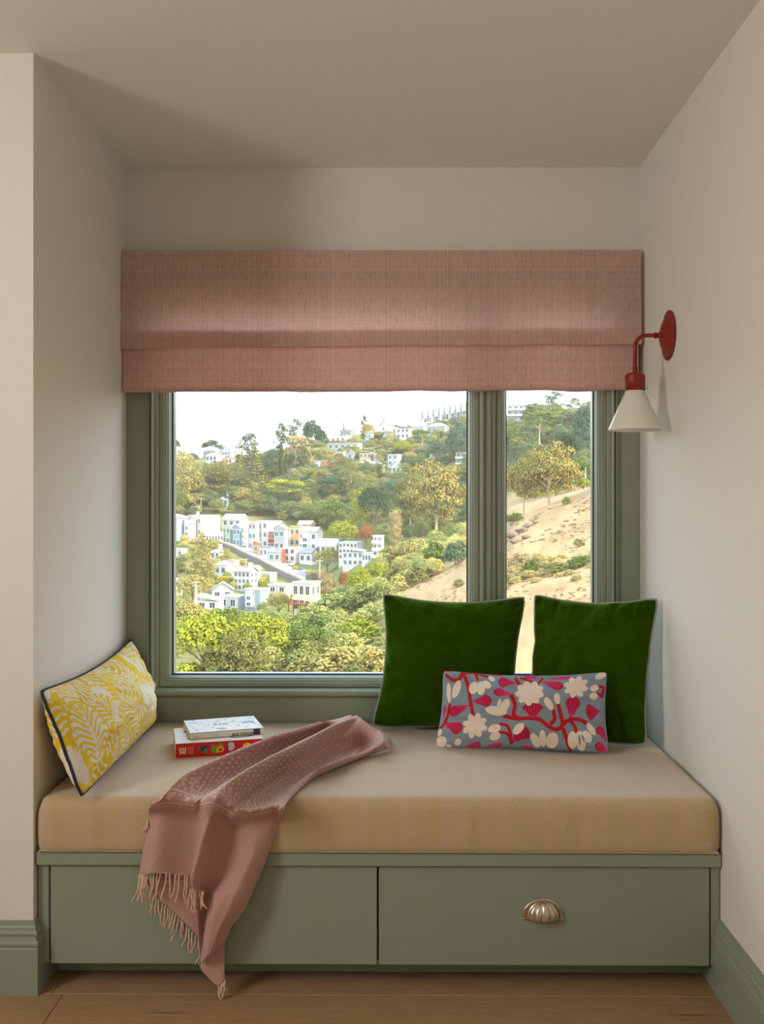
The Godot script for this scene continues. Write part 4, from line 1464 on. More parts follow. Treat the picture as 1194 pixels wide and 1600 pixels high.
func leaves(blobs: Array, per: int, size: float, sd: int, droop := 0.0) -> ArrayMesh:
	var r := RandomNumberGenerator.new()
	r.seed = sd
	var v := PackedVector3Array()
	var nn := PackedVector3Array()
	var cc := PackedColorArray()
	var ix := PackedInt32Array()
	for b: Array in blobs:
		var c: Vector3 = b[0]
		var rad: Vector3 = b[1]
		var tone := r.randf_range(0.74, 1.22)
		var warm := r.randf_range(-0.10, 0.12)
		for k in int(per * (b[2] if b.size() > 2 else 1.0)):
			var d := Vector3(r.randfn(), r.randfn(), r.randfn()).normalized()
			if d.y < -0.35: d.y = -d.y * 0.6
			var p := c + d * rad * r.randf_range(0.72, 1.06)
			var n := (d + Vector3(r.randf_range(-0.5, 0.5), r.randf_range(-0.3, 0.5), r.randf_range(-0.5, 0.5))).normalized()
			var a := n.cross(Vector3(r.randfn(), r.randfn(), r.randfn())).normalized() * size * r.randf_range(0.6, 1.25)
			var e := n.cross(a).normalized() * size * r.randf_range(0.35, 0.75)
			var base := v.size()
			v.append(p - a - Vector3(0, droop * size, 0)); v.append(p + e + n * size * 0.25); v.append(p + a - Vector3(0, droop * size, 0)); v.append(p - e + n * size * 0.1)
			var t := tone * r.randf_range(0.82, 1.18)
			for q in 4:
				nn.append((n + d).normalized())
				cc.append(Color(t * (1.0 + warm), t, t * (1.0 - warm)))
			ix.append_array(PackedInt32Array([base, base + 1, base + 2, base, base + 2, base + 3]))
	var arr := []
	arr.resize(Mesh.ARRAY_MAX)
	arr[Mesh.ARRAY_VERTEX] = v
	arr[Mesh.ARRAY_NORMAL] = nn
	arr[Mesh.ARRAY_COLOR] = cc
	arr[Mesh.ARRAY_INDEX] = ix
	var m := ArrayMesh.new()
	m.add_surface_from_arrays(Mesh.PRIMITIVE_TRIANGLES, arr)
	return m

# crowns and trunks one unit high and about one unit wide
func make_plants() -> void:
	var r := RandomNumberGenerator.new()
	r.seed = 31
	for variant in 3:
		var s := variant * 100
		var b := []
		for k in 34:
			var d := Vector3(r.randfn(), r.randfn(), r.randfn()).normalized()
			d.y = absf(d.y) * 1.0 - 0.25
			b.append([Vector3(0, 0.52, 0) + d * Vector3(0.37, 0.36, 0.37) * r.randf_range(0.75, 1.0), Vector3(0.15, 0.125, 0.15) * r.randf_range(0.7, 1.15)])
		b.append([Vector3(0, 0.5, 0), Vector3(0.40, 0.40, 0.40), 7.0])
		CROWNS["round%d" % variant] = leaves(b, 84, 0.024, s + 1)
		b = []
		for k in 30:
			var d := Vector3(r.randfn(), r.randfn(), r.randfn()).normalized()
			d.y = absf(d.y)
			b.append([Vector3(0, 0.1, 0) + d * Vector3(0.36, 0.68, 0.36) * r.randf_range(0.8, 1.0), Vector3(0.17, 0.2, 0.17) * r.randf_range(0.7, 1.1)])
		b.append([Vector3(0, 0.3, 0), Vector3(0.40, 0.55, 0.40), 3.0])
		CROWNS["shrub%d" % variant] = leaves(b, 42, 0.042, s + 2)
		b = []
		for t in 17:
			var y := 0.10 + 0.86 * t / 16.0
			var rad := 0.46 * pow(1.0 - y, 0.85) + 0.02
			var m := maxi(3, int(11 * rad / 0.46))
			for k in m:
				var a := TAU * (k + r.randf()) / m
				var reach := rad * r.randf_range(0.72, 1.08)
				b.append([Vector3(cos(a) * reach * 0.72, y - reach * 0.16, sin(a) * reach * 0.72), Vector3(reach * 0.30 + 0.02, 0.022, reach * 0.30 + 0.02)])
			b.append([Vector3(0, y, 0), Vector3(rad * 0.45, 0.03, rad * 0.45), 0.6])
		CROWNS["fir%d" % variant] = leaves(b, 19, 0.022, s + 3, 0.5)
		b = []
		for k in 26:
			var y := 0.06 + 0.90 * k / 25.0
			var rad := 0.5 * pow(sin(PI * clampf(0.12 + y * 0.86, 0, 1)), 0.6)
			for q in 3:
				var a := r.randf_range(0, TAU)
				b.append([Vector3(cos(a) * rad * 0.5, y, sin(a) * rad * 0.5), Vector3(rad * 0.5, 0.05, rad * 0.5)])
		CROWNS["column%d" % variant] = leaves(b, 16, 0.040, s + 4)
		b = []
		for k in 22:
			var a := r.randf_range(0, TAU)
			var q := sqrt(r.randf()) * 0.42
			b.append([Vector3(cos(a) * q, 0.93 - q * q * 0.75 + r.randf_range(-0.10, 0.02), sin(a) * q), Vector3(0.15, 0.055, 0.15) * r.randf_range(0.8, 1.3)])
		for k in 7:
			var a := r.randf_range(0, TAU)
			b.append([Vector3(cos(a) * 0.3, r.randf_range(0.52, 0.66), sin(a) * 0.3), Vector3(0.13, 0.045, 0.13)])
		CROWNS["umbrella%d" % variant] = leaves(b, 58, 0.026, s + 5)
		b = []
		for k in 64:
			var d := Vector3(r.randfn(), r.randfn() * 0.9, r.randfn()).normalized()
			var q := pow(r.randf(), 0.4)
			b.append([Vector3(0, 0.57, 0) + d * Vector3(0.42, 0.38, 0.42) * q, Vector3(0.105, 0.085, 0.105) * r.randf_range(0.7, 1.3)])
		b.append([Vector3(0, 0.56, 0), Vector3(0.36, 0.34, 0.36), 14.0])
		CROWNS["gum%d" % variant] = leaves(b, 78, 0.019, s + 6, 0.6)
		b = []
		for k in 46:
			var y := 0.16 + 0.82 * (k + r.randf()) / 46.0
			var rad := 0.44 * pow(sin(PI * clampf(1.06 - y, 0.03, 1) * 0.86), 0.6)
			var a := r.randf_range(0, TAU)
			var q := rad * sqrt(r.randf())
			b.append([Vector3(cos(a) * q, y - 0.05, sin(a) * q), Vector3(0.19, 0.10, 0.19) * r.randf_range(0.7, 1.25)])
		CROWNS["pine%d" % variant] = leaves(b, 74, 0.024, s + 7)
	# trunks
	for e: Array in [["round", 0.45, 0.022, 4], ["umbrella", 0.85, 0.020, 5], ["gum", 0.72, 0.020, 7], ["pine", 0.9, 0.018, 3], ["fir", 0.8, 0.020, 0], ["column", 0.5, 0.03, 0], ["shrub", 0.3, 0.02, 4]]:
		var st := soft()
		var path := PackedVector3Array()
		var rad := PackedFloat32Array()
		for k in 8:
			var t := k / 7.0
			path.append(Vector3(sin(t * 3.0) * 0.02, (e[1] as float) * t - 0.02, cos(t * 2.0) * 0.015))
			rad.append((e[2] as float) * (1.15 - 0.75 * t))
		tube(st, path, rad, 7)
		for k in e[3]:
			var a: float = TAU * k / (e[3] as int) + 0.5
			var y: float = (e[1] as float) * (0.42 + 0.08 * (k % 4))
			tube(st, PackedVector3Array([Vector3(0, y, 0), Vector3(cos(a) * 0.10, y + 0.10, sin(a) * 0.10), Vector3(cos(a) * 0.24, y + 0.20, sin(a) * 0.24)]), PackedFloat32Array([0.012, 0.009, 0.004]), 5)
		st.generate_normals()
		TRUNKS[e[0]] = st.commit()

func foliage(called: String, c: Color) -> void:
	var m := mat(called, c, 0.7)
	m.vertex_color_use_as_albedo = true
	m.backlight_enabled = true
	m.backlight = Color(0.55, 0.55, 0.30)
	m.metallic_specular = 0.25

var plant_n := 0

# a tree or bush: kind, label, where its foot is seen, height and width in pixels there
func tree(kind: String, label: String, px: float, py: float, hp: float, wp: float, leaf: String, bark := "bark", d := 0.0, group := "") -> void:
	if d <= 0.0: d = far_at(px, py)
	plant_n += 1
	var p := at(px, py, d) + Vector3(0, -0.3, 0)
	var h := hp * d / F + 0.3
	var w := wp * d / F
	var called: String = {"round": "broadleaf_tree", "shrub": "bush", "fir": "fir_tree", "column": "narrow_tree", "umbrella": "umbrella_pine", "gum": "gum_tree", "pine": "pine_tree"}[kind]
	var t := thing(called, label, "bush" if kind == "shrub" else "tree", p, group)
	t.rotation.y = plant_n * 2.4
	t.scale = Vector3(w * 1.04, h, w * 1.04)
	local("crown", CROWNS["%s%d" % [kind, plant_n % 3]], M[leaf], t)
	var b := Transform3D()
	if kind == "column": b = b.scaled(Vector3(1, 1, 1))
	local("trunk", TRUNKS[kind], M[bark], t, b)

# uncountable growth: copies of the crowns, as one object
func thicket(called: String, label: String, category: String, spots: Array, leaf: String) -> void:
	var by := {}
	for s: Array in spots:
		var key: String = s[0]
		if not by.has(key): by[key] = []
		by[key].append(s)
	var root := thing(called, label, category, Vector3.ZERO, "", "stuff")
	for key: String in by:
		var mm := MultiMesh.new()
		mm.transform_format = MultiMesh.TRANSFORM_3D
		mm.use_colors = true
		mm.mesh = CROWNS[key]
		mm.instance_count = by[key].size()
		var i := 0
		for s: Array in by[key]:
			mm.set_instance_transform(i, s[1])
			mm.set_instance_color(i, s[2])
			i += 1
		var o := MultiMeshInstance3D.new()
		o.name = "growth"
		o.multimesh = mm
		o.material_override = M[leaf]
		o.set_meta("kind", "stuff")
		root.add_child(o, true)

# spots inside an outline in the frame; each [px, py] is where a foot is seen
func scatter(outline: PackedVector2Array, count: int, kinds: Array, hp0: float, hp1: float, wide: float, sd: int, tint0: Color, tint1: Color) -> Array:
	var r := RandomNumberGenerator.new()
	r.seed = sd
	var box_ := Rect2(outline[0], Vector2.ZERO)
	for p in outline: box_ = box_.expand(p)
	var out := []
	var tries := 0
	while out.size() < count and tries < count * 30:
		tries += 1
		var q := Vector2(r.randf_range(box_.position.x, box_.end.x), r.randf_range(box_.position.y, box_.end.y))
		if not Geometry2D.is_point_in_polygon(q, outline): continue
		var d := far_at(q.x, q.y)
		var p := at(q.x, q.y, d) + Vector3(0, -0.3, 0)
		var h := r.randf_range(hp0, hp1) * d / F
		var w := h * wide * r.randf_range(0.8, 1.3)
		var c := tint0.lerp(tint1, r.randf())
		out.append(["%s%d" % [kinds[r.randi() % kinds.size()], r.randi() % 3], Transform3D(Basis(Vector3.UP, r.randf_range(0, TAU)).scaled_local(Vector3(w, h, w)), p), c])
	return out

# ---------------------------------------------------------------- houses
var PANE: ArrayMesh

# name, label, left, right, foot and eaves in pixels, roof (flat gable hip shed), yaw, walls, roof colour, windows [rows, columns] on the front
func house(called: String, label: String, x0: float, x1: float, py: float, top: float, roof: String, walls: String, cover: String, grid_: Array, yaw := -0.5, deep := 0.9, extra := "", d := 0.0) -> Node3D:
	var px := (x0 + x1) / 2.0
	if d <= 0.0: d = far_at(px, py)
	var s := d / F
	# the width in view is front and right side together
	var w := (x1 - x0) * s / (cos(yaw) + deep * absf(sin(yaw)))
	var l := w * deep
	var h := (py - top) * s
	var p := at(px, py, d)
	var o := thing(called, label, "house", p)
	o.rotation.y = yaw
	var st := flat()
	box(st, Vector3(-w / 2, -3.0, -l / 2), Vector3(w / 2, h, l / 2))
	st.generate_normals()
	var body := local("walls", st.commit(), M[walls], o)
	st = flat()
	var e := 0.35
	if roof == "flat":
		box(st, Vector3(-w / 2 - 0.15, h, -l / 2 - 0.15), Vector3(w / 2 + 0.15, h + 0.35, l / 2 + 0.15))
	elif roof == "gable" or roof == "cross":
		# gable seen from the front, or (cross) the ridge running along the front
		var g := (w if roof == "gable" else l) * 0.36
		var a := w / 2 + e
		var b := l / 2 + e
		var lo := h - 0.1
		var q := []
		if roof == "gable": q = [Vector3(-a, lo, b), Vector3(0, lo + g, b), Vector3(a, lo, b), Vector3(-a, lo, -b), Vector3(0, lo + g, -b), Vector3(a, lo, -b)]
		else: q = [Vector3(a, lo, b), Vector3(a, lo + g, 0), Vector3(a, lo, -b), Vector3(-a, lo, b), Vector3(-a, lo + g, 0), Vector3(-a, lo, -b)]
		var up := Vector3(0, 0.28, 0)
		for k: Array in [[0, 1, 4, 3], [1, 2, 5, 4]]:
			quad(st, q[k[0]], q[k[3]], q[k[2]], q[k[1]])
			quad(st, q[k[0]] + up, q[k[1]] + up, q[k[2]] + up, q[k[3]] + up)
			for m in 4: quad(st, q[k[m]], q[k[(m + 1) % 4]], q[k[(m + 1) % 4]] + up, q[k[m]] + up)
		var u := e / (a if roof == "gable" else b)
		for side in [0, 3]:
			var m1: Vector3 = q[side]
			var m2: Vector3 = q[side + 1]
			var m3: Vector3 = q[side + 2]
			var inward := Vector3(0, 0, -signf(m1.z) * e) if roof == "gable" else Vector3(-signf(m1.x) * e, 0, 0)
			var gs := flat()
			vtx(gs, m1.lerp(m3, u * 0.5) + inward, Vector2.ZERO); vtx(gs, m2 + inward, Vector2.ZERO); vtx(gs, m3.lerp(m1, u * 0.5) + inward, Vector2.ZERO)
			gs.generate_normals()
			local("gable_wall", gs.commit(), M[walls], o)
	elif roof == "hip":
		var g := minf(w, l) * 0.32
		var a := w / 2 + e
		var b := l / 2 + e
		var r := maxf(0.0, a - b)
		var q := [Vector3(-a, h, b), Vector3(a, h, b), Vector3(a, h, -b), Vector3(-a, h, -b), Vector3(-r, h + g, 0), Vector3(r, h + g, 0)]
		quad(st, q[0], q[4], q[5], q[1])
		quad(st, q[2], q[5], q[4], q[3])
		quad(st, q[1], q[5], q[5], q[2])
		quad(st, q[3], q[4], q[4], q[0])
		quad(st, q[0], q[1], q[2], q[3])
	else:
		var q := [Vector3(-w / 2 - e, h + 1.2, l / 2 + e), Vector3(w / 2 + e, h + 0.1, l / 2 + e), Vector3(w / 2 + e, h + 0.1, -l / 2 - e), Vector3(-w / 2 - e, h + 1.2, -l / 2 - e)]
		var up := Vector3(0, 0.3, 0)
		quad(st, q[3] + up, q[2] + up, q[1] + up, q[0] + up)
		quad(st, q[0], q[1], q[2], q[3])
		for m in 4: quad(st, q[m], q[(m + 1) % 4], q[(m + 1) % 4] + up, q[m] + up)
	st.generate_normals()
	local("roof", st.commit(), M[cover], o)
	# windows, each on its own
	var rows: int = grid_[0]
	var cols: int = grid_[1]
	for j in rows:
		for i in cols:
			var cw: float = w / cols
			var ch: float = h / rows
			var ww := minf(1.3, cw * 0.56)
			var wh := minf(1.7, ch * 0.56)
			local("window", PANE, null, o, Transform3D(Basis().scaled(Vector3(ww, wh, 1)), Vector3(-w / 2 + cw * (i + 0.5), ch * (j + 0.55), l / 2)))
	if grid_.size() > 2:
		var n: int = grid_[2]
		for j in rows:
			for i in n:
				var cw: float = l / n
				var ch: float = h / rows
				local("window", PANE, null, o, Transform3D(Basis(Vector3.UP, PI / 2).scaled_local(Vector3(minf(1.1, cw * 0.4), minf(1.5, ch * 0.5), 1)), Vector3(w / 2, ch * (j + 0.55), l / 2 - cw * (i + 0.5))))
	if "chimney" in extra:
		st = flat()
		box(st, Vector3(w * 0.22, h * 0.8, -0.5), Vector3(w * 0.22 + 1.0, h + 2.8, 0.6))
		st.generate_normals()
		local("chimney", st.commit(), M.white_render, o)
	if "fin" in extra:
		st = flat()
		box(st, Vector3(-w * 0.42, h * 0.8, -0.4), Vector3(-w * 0.42 + 0.9, h + 4.6, 0.5))
		st.generate_normals()
		local("chimney", st.commit(), M.slate, o)
	if "deck" in extra:
		st = flat()
		box(st, Vector3(-w * 0.5, h * 0.30, l / 2), Vector3(w * 0.35, h * 0.33, l / 2 + 1.8))
		for k in 4: box(st, Vector3(-w * 0.5 + w * 0.27 * k, -1.5, l / 2 + 1.6), Vector3(-w * 0.5 + w * 0.27 * k + 0.18, h * 0.47, l / 2 + 1.78))
		box(st, Vector3(-w * 0.5, h * 0.45, l / 2 + 1.62), Vector3(w * 0.35, h * 0.47, l / 2 + 1.8))
		st.generate_normals()
		local("deck", st.commit(), M.redwood, o)
	if "bay" in extra:
		st = flat()
		box(st, Vector3(-w * 0.30, h * 0.18, l / 2 - 0.1), Vector3(w * 0.10, h * 0.95, l / 2 + 0.9))
		st.generate_normals()
		var bay := local("bay", st.commit(), M.white_render, o)
		for j in maxi(1, rows):
			local("window", PANE, null, bay, Transform3D(Basis().scaled(Vector3(w * 0.22, h * 0.16, 1)), Vector3(-w * 0.10, h * (0.32 + 0.30 * j), l / 2 + 0.9)))
	if "balcony" in extra:
		for j in rows:
			st = flat()
			box(st, Vector3(-w * 0.5, h / rows * j + 0.1, l / 2), Vector3(w * 0.5, h / rows * j + 1.0, l / 2 + 1.3))
			st.generate_normals()
			local("balcony", st.commit(), M.white_render, o)
	if "timber" in extra:
		for k in 5:
			st = flat()
			box(st, Vector3(-w * 0.5 + w * 0.24 * k, h * 0.3, l / 2), Vector3(-w * 0.5 + w * 0.24 * k + 0.22, h, l / 2 + 0.08))
			st.generate_normals()
			local("timber", st.commit(), M.slate, o)
	return o

func make_panes() -> void:
	# white surround and dark glass set back in it; two surfaces
	var st := flat()
	for e: Array in [[-0.62, -0.62, 0.62, -0.5], [-0.62, 0.5, 0.62, 0.62], [-0.62, -0.5, -0.5, 0.5], [0.5, -0.5, 0.62, 0.5], [-0.04, -0.5, 0.04, 0.5]]:
		box(st, Vector3(e[0], e[1], -0.02), Vector3(e[2], e[3], 0.09))
	st.generate_normals()
	st.set_material(M.white_render)
	PANE = st.commit()
	st = flat()
	quad(st, Vector3(-0.5, 0.5, 0.03), Vector3(0.5, 0.5, 0.03), Vector3(0.5, -0.5, 0.03), Vector3(-0.5, -0.5, 0.03))
	st.generate_normals()
	st.set_material(M.house_glass)
	st.commit(PANE)

func car(label: String, px: float, py: float, turn: float, paint: String) -> void:
	var o := thing("car", label, "car", at(px, py, far_at(px, py)) + Vector3(0, 0.55, 0))
	o.rotation.y = turn
	var st := flat()
	box(st, Vector3(-0.88, 0.28, -2.15), Vector3(0.88, 0.86, 2.15), 0.14)
	st.generate_normals()
	local("body", st.commit(), M[paint], o)
	st = flat()
	var q := [Vector3(-0.76, 0.84, 1.1), Vector3(0.76, 0.84, 1.1), Vector3(0.76, 0.84, -1.7), Vector3(-0.76, 0.84, -1.7), Vector3(-0.62, 1.42, 0.35), Vector3(0.62, 1.42, 0.35), Vector3(0.62, 1.42, -1.15), Vector3(-0.62, 1.42, -1.15)]
	for m in 4: quad(st, q[m], q[(m + 1) % 4], q[(m + 1) % 4 + 4], q[m + 4])
	quad(st, q[4], q[5], q[6], q[7])
	st.generate_normals()
	local("cabin", st.commit(), M.house_glass, o)
	for sx: float in [-1.0, 1.0]:
		for sz: float in [-1.3, 1.3]:
			st = soft()
			tube(st, PackedVector3Array([Vector3(sx * 0.72, 0.32, sz), Vector3(sx * 0.90, 0.32, sz)]), PackedFloat32Array([0.32]), 12)
			st.generate_normals()
			local("wheel", st.commit(), M.slate, o)

func pole(label: String, px: float, py: float, top: float, thick: float, paint: String, arms: int, d := 0.0) -> void:
	if d <= 0.0: d = far_at(px, py)
	var p := at(px, py, d)
	var q := at(px, top, d)
	var o := thing("utility_pole", label, "pole", p)
	var st := soft()
	rod(st, p + Vector3(0, -1, 0), q, thick, thick * 0.8, 8)
	obj("post", st, M[paint], o)
	for k in arms:
		st = flat()
		var c := q + Vector3(0, -0.4 - k * 0.9, 0)
		box(st, c + Vector3(-0.9, -0.07, -0.07), c + Vector3(0.9, 0.07, 0.07))
		obj("crossarm", st, M[paint], o)

func street() -> void:
	# the road climbs from the lower right to the upper left, a parapet wall on its near side
	var near := [[345, 853], [365, 859], [380, 867], [405, 878], [430, 891], [460, 906], [478, 914]]
	var far := [[358, 849], [374, 853], [390, 860], [408, 868], [428, 878], [450, 888], [478, 900]]
	var st := soft()
	var rows := []
	var uvs := []
	for k in near.size():
		var a := ground_at(near[k][0], near[k][1]) + Vector3(0, 1.0, 0)
		var b := ground_at(far[k][0], far[k][1]) + Vector3(0, 1.0, 0)
		rows.append(PackedVector3Array([a, b])); uvs.append(PackedVector2Array([Vector2.ZERO, Vector2.ONE]))
	grid(st, rows, uvs, true)
	tag(obj("road", st, M.asphalt), "pale street running down between the rows of town houses", "street", "", "structure")
	var wall := thing("retaining_wall", "long grey retaining wall with a pale balustrade along the street", "wall", ground_at(430, 880), "", "structure")
	st = flat()
	var cap := flat()
	for k in near.size() - 1:
		var a := ground_at(near[k][0], near[k][1]) + Vector3(0, 1.2, 0)
		var b := ground_at(near[k + 1][0], near[k + 1][1]) + Vector3(0, 1.2, 0)
		var out := Vector3(-0.5, 0, 0.5)
		var drop := Vector3(0, -7.5, 0)
		quad(st, a + out, b + out, b + out + drop, a + out + drop)
		quad(st, a, b, b + drop, a + drop)
		quad(st, a, a + out, b + out, b)
		var rise := Vector3(0, 0.9, 0)
		quad(cap, a + out * 1.3 + rise, b + out * 1.3 + rise, b + out * 1.3 + rise * 0.75, a + out * 1.3 + rise * 0.75)
		quad(cap, a + rise, b + rise, b + out * 1.3 + rise, a + out * 1.3 + rise)
	obj("wall_face", st, M.wall_grey, wall)
	obj("rail", cap, M.pale_stone, wall)
	for k in near.size() - 1:
		for i in 7:
			var p := ground_at(near[k][0], near[k][1]).lerp(ground_at(near[k + 1][0], near[k + 1][1]), i / 7.0) + Vector3(-0.3, 1.2, 0.3)
			box_obj("baluster", p + Vector3(-0.16, 0, -0.16), p + Vector3(0.16, 0.72, 0.16), M.pale_stone, wall, 0.0)

func outdoors() -> void:
	for e: Array in [["white_render", 222, 220, 214], ["cream_render", 238, 222, 180], ["ochre_render", 226, 188, 120], ["grey_render", 186, 192, 196], ["blue_render", 150, 170, 184], ["beige_render", 206, 194, 178], ["green_render", 158, 186, 160], ["pink_render", 226, 180, 160], ["orange_render", 222, 132, 84], ["red_render", 164, 60, 50], ["brick", 176, 96, 76], ["slate", 138, 144, 150], ["grey_roof", 150, 148, 146], ["light_roof", 200, 198, 194], ["pink_roof", 206, 180, 168], ["tan_roof", 184, 164, 146], ["silver_roof", 196, 204, 210], ["redwood", 150, 82, 58], ["asphalt", 150, 152, 158], ["wall_grey", 128, 124, 126], ["pale_stone", 226, 208, 178], ["car_white", 236, 236, 236], ["car_blue", 90, 110, 140], ["car_silver", 190, 192, 196], ["car_red", 190, 50, 44], ["rock", 122, 106, 88], ["bark", 120, 104, 84], ["pale_bark", 196, 178, 150]]:
		mat(e[0], Color8(e[1], e[2], e[3]), 0.85)
	mat("house_glass", rgb(62, 72, 80), 0.15)
	foliage("leaf_dark", rgb(71, 95, 64))
	foliage("leaf_blue", rgb(94, 118, 94))
	foliage("leaf_mid", rgb(109, 126, 58))
	foliage("leaf_bright", rgb(159, 164, 56))
	foliage("leaf_gold", rgb(172, 160, 96))
	foliage("leaf_olive", rgb(138, 137, 82))
	foliage("leaf_rust", rgb(174, 115, 77))
	foliage("leaf_yellow", rgb(195, 181, 52))
	foliage("leaf_tan", rgb(190, 169, 125))
	foliage("leaf_red", rgb(156, 78, 71))
	foliage("growth_tint", Color.WHITE)
	terrain()
	make_plants()
	make_panes()
	street()
	# --- houses: the ridge
	var n := "house"
	house(n, "long white modern house on the ridge, left end above a grey garden wall", 509, 549, 694, 682, "shed", "white_render", "light_roof", [1, 4], -0.5, 0.5, "deck")
	house(n, "low grey house below the long white ridge house", 512, 566, 703, 694, "flat", "grey_render", "light_roof", [1, 5], -0.3, 0.4)
	house(n, "dark stepped house behind the ridge pine, with a tall thin chimney", 531, 556, 684, 672, "shed", "slate", "tan_roof", [1, 2], -0.5, 0.8, "fin", 585)
	house(n, "small grey house half hidden under the golden skyline tree", 571, 584, 694, 679, "flat", "grey_render", "light_roof", [2, 2], -0.5, 0.8)
	house(n, "white gabled house with a dark shaded front on the skyline", 593, 617, 678, 665, "gable", "white_render", "grey_roof", [1, 1], -0.75, 0.9, "fin", 575)
	house(n, "broad white house with a window row below the terraces", 613, 647, 686, 670, "shed", "white_render", "grey_roof", [2, 4], -0.45, 0.6)
	house(n, "dark house with white balcony left of the broad white ridge house", 600, 616, 690, 676, "shed", "slate", "grey_roof", [2, 2], -0.4, 0.7, "balcony")
	house(n, "pale green-roofed house in the middle of the ridge", 644, 668, 680, 667, "cross", "grey_render", "silver_roof", [1, 3], -0.4, 0.8)
	house(n, "brown-roofed house with blue front near the big dark tree", 668, 702, 679, 667, "hip", "blue_render", "tan_roof", [1, 4], -0.4, 0.7)
	for k in 9:
		house("terrace_house", ["grey stepped townhouse with a tall dark chimney, lowest on the ridge line", "grey stepped townhouse with a tall dark chimney, second up the ridge line", "grey stepped townhouse with a tall dark chimney, third up the ridge line", "grey stepped townhouse with a tall dark chimney, fourth up the ridge line", "grey stepped townhouse with a tall dark chimney, fifth up the ridge line", "grey stepped townhouse with a tall dark chimney, sixth up the ridge line", "grey stepped townhouse with a tall dark chimney, third from the ridge top", "grey stepped townhouse with a tall dark chimney, second from the ridge top", "grey stepped townhouse with a tall dark chimney, topmost on the ridge line"][k], 657 + k * 8.6, 667 + k * 8.6, 662 - k * 1.6, 654 - k * 1.7, "shed", "slate", "grey_roof", [1, 1], -0.5, 0.9, "fin", 600.0 - k * 2.0).set_meta("group", "stepped townhouses on the ridge")
	for k in 6:
		house("row_house", ["white row house with chimney, leftmost below the dark townhouses", "white row house with chimney, second below the dark townhouses", "white row house with chimney, third below the dark townhouses", "white row house with chimney, fourth below the dark townhouses", "white row house with chimney, fifth below the dark townhouses", "white row house with chimney, beside the big dark ridge tree"][k], 622 + k * 14.0, 637 + k * 14.0, 673 - k * 1.8, 665 - k * 1.9, "shed", "white_render", "tan_roof", [1, 2], -0.5, 0.8, "chimney", 590).set_meta("group", "white row houses on the ridge")
	house(n, "low white house under the lone round pine on the skyline", 322, 346, 722, 712, "hip", "white_render", "pink_roof", [1, 3], -0.4, 0.7)
	house(n, "flat dark house behind the lone round pine", 318, 336, 714, 705, "flat", "slate", "light_roof", [1, 2], -0.4, 0.7)
	house(n, "grey flat-roofed house right of the lone round pine", 346, 368, 716, 703, "flat", "grey_render", "light_roof", [1, 3], -0.5, 0.7)
	house(n, "small pink house below the grey skyline house", 352, 368, 726, 716, "gable", "pink_render", "pink_roof", [1, 2], -0.5, 0.7)
	# middle of the hill
	house(n, "white flat house above the orange house", 519, 543, 716, 707, "flat", "white_render", "light_roof", [1, 3], -0.4, 0.7)
	house(n, "small grey gabled house beside the white flat house on the hill", 541, 556, 718, 709, "gable", "grey_render", "grey_roof", [1, 1], -0.3, 0.8)
	house(n, "grey and pink house in the middle row on the hill", 562, 584, 718, 708, "shed", "pink_render", "light_roof", [1, 3], -0.3, 0.7)
	house(n, "tan bungalow with many windows in the middle row on the hill", 584, 602, 719, 710, "hip", "beige_render", "tan_roof", [1, 4], -0.3, 0.7)
	house(n, "orange house with white bands on the wooded hill", 487, 522, 738, 721, "flat", "orange_render", "light_roof", [2, 3], -0.5, 0.8, "bay")
	house(n, "dark red house directly below the orange house", 492, 520, 756, 741, "flat", "red_render", "light_roof", [1, 3], -0.4, 0.7)
	house(n, "salmon pink house among the tall bare trunks", 445, 466, 748, 733, "flat", "pink_render", "grey_roof", [1, 2], -0.4, 0.8)
	house(n, "pink house half hidden behind the dark trees left of the ivy trunk", 421, 434, 746, 732, "hip", "pink_render", "pink_roof", [1, 1], -0.4, 0.8)
	house(n, "wide white house beside the orange gabled cottage", 560, 588, 738, 724, "hip", "white_render", "light_roof", [1, 3], -0.6, 0.8)
	house(n, "orange gabled cottage in front of the white hillside house", 583, 601, 742, 728, "gable", "ochre_render", "light_roof", [1, 2], -0.4, 0.8)
	house(n, "pale blue two-storey house above the great gum tree", 606, 628, 728, 711, "flat", "grey_render", "light_roof", [2, 2], -0.5, 0.8)
	house(n, "white gabled house left of the great gum tree", 612, 636, 742, 727, "gable", "white_render", "light_roof", [1, 2], -0.7, 0.8)
	house(n, "grey gabled house with white chimney over the gum tree crown", 671, 704, 722, 708, "gable", "grey_render", "grey_roof", [1, 2], -0.3, 0.8, "chimney")
	house(n, "tall grey apartment house at the edge by the mullion", 712, 732, 736, 708, "flat", "blue_render", "light_roof", [3, 2], -0.3, 0.8, "balcony")
	house(n, "small white house with two chimneys below the golden left trees", 337, 364, 790, 781, "hip", "white_render", "light_roof", [1, 3], -0.4, 0.7, "chimney")
	house(n, "little white house at the wood edge near the left frame", 298, 312, 803, 792, "flat", "white_render", "pink_roof", [1, 1], -0.5, 0.7)
	# the far side of the street
	house(n, "blue grey house cut by the left window frame", 262, 292, 842, 809, "shed", "blue_render", "light_roof", [2, 1], -0.55, 1.2)
	house(n, "wide grey beige house with flat white roof, left end of the town", 294, 344, 840, 806, "flat", "beige_render", "light_roof", [2, 3], -0.75, 1.0)
	house(n, "slim white bay-windowed house left of the golden fir", 288, 306, 844, 813, "flat", "white_render", "light_roof", [2, 1], -0.3, 0.6, "bay")
	house(n, "low white hall with a long row of dark windows", 322, 350, 851, 832, "flat", "white_render", "light_roof", [1, 6], 0.1, 0.5, "")
	house(n, "pink-roofed house at the top of the town row", 348, 388, 834, 812, "cross", "white_render", "pink_roof", [2, 3], -0.4, 0.7, "")
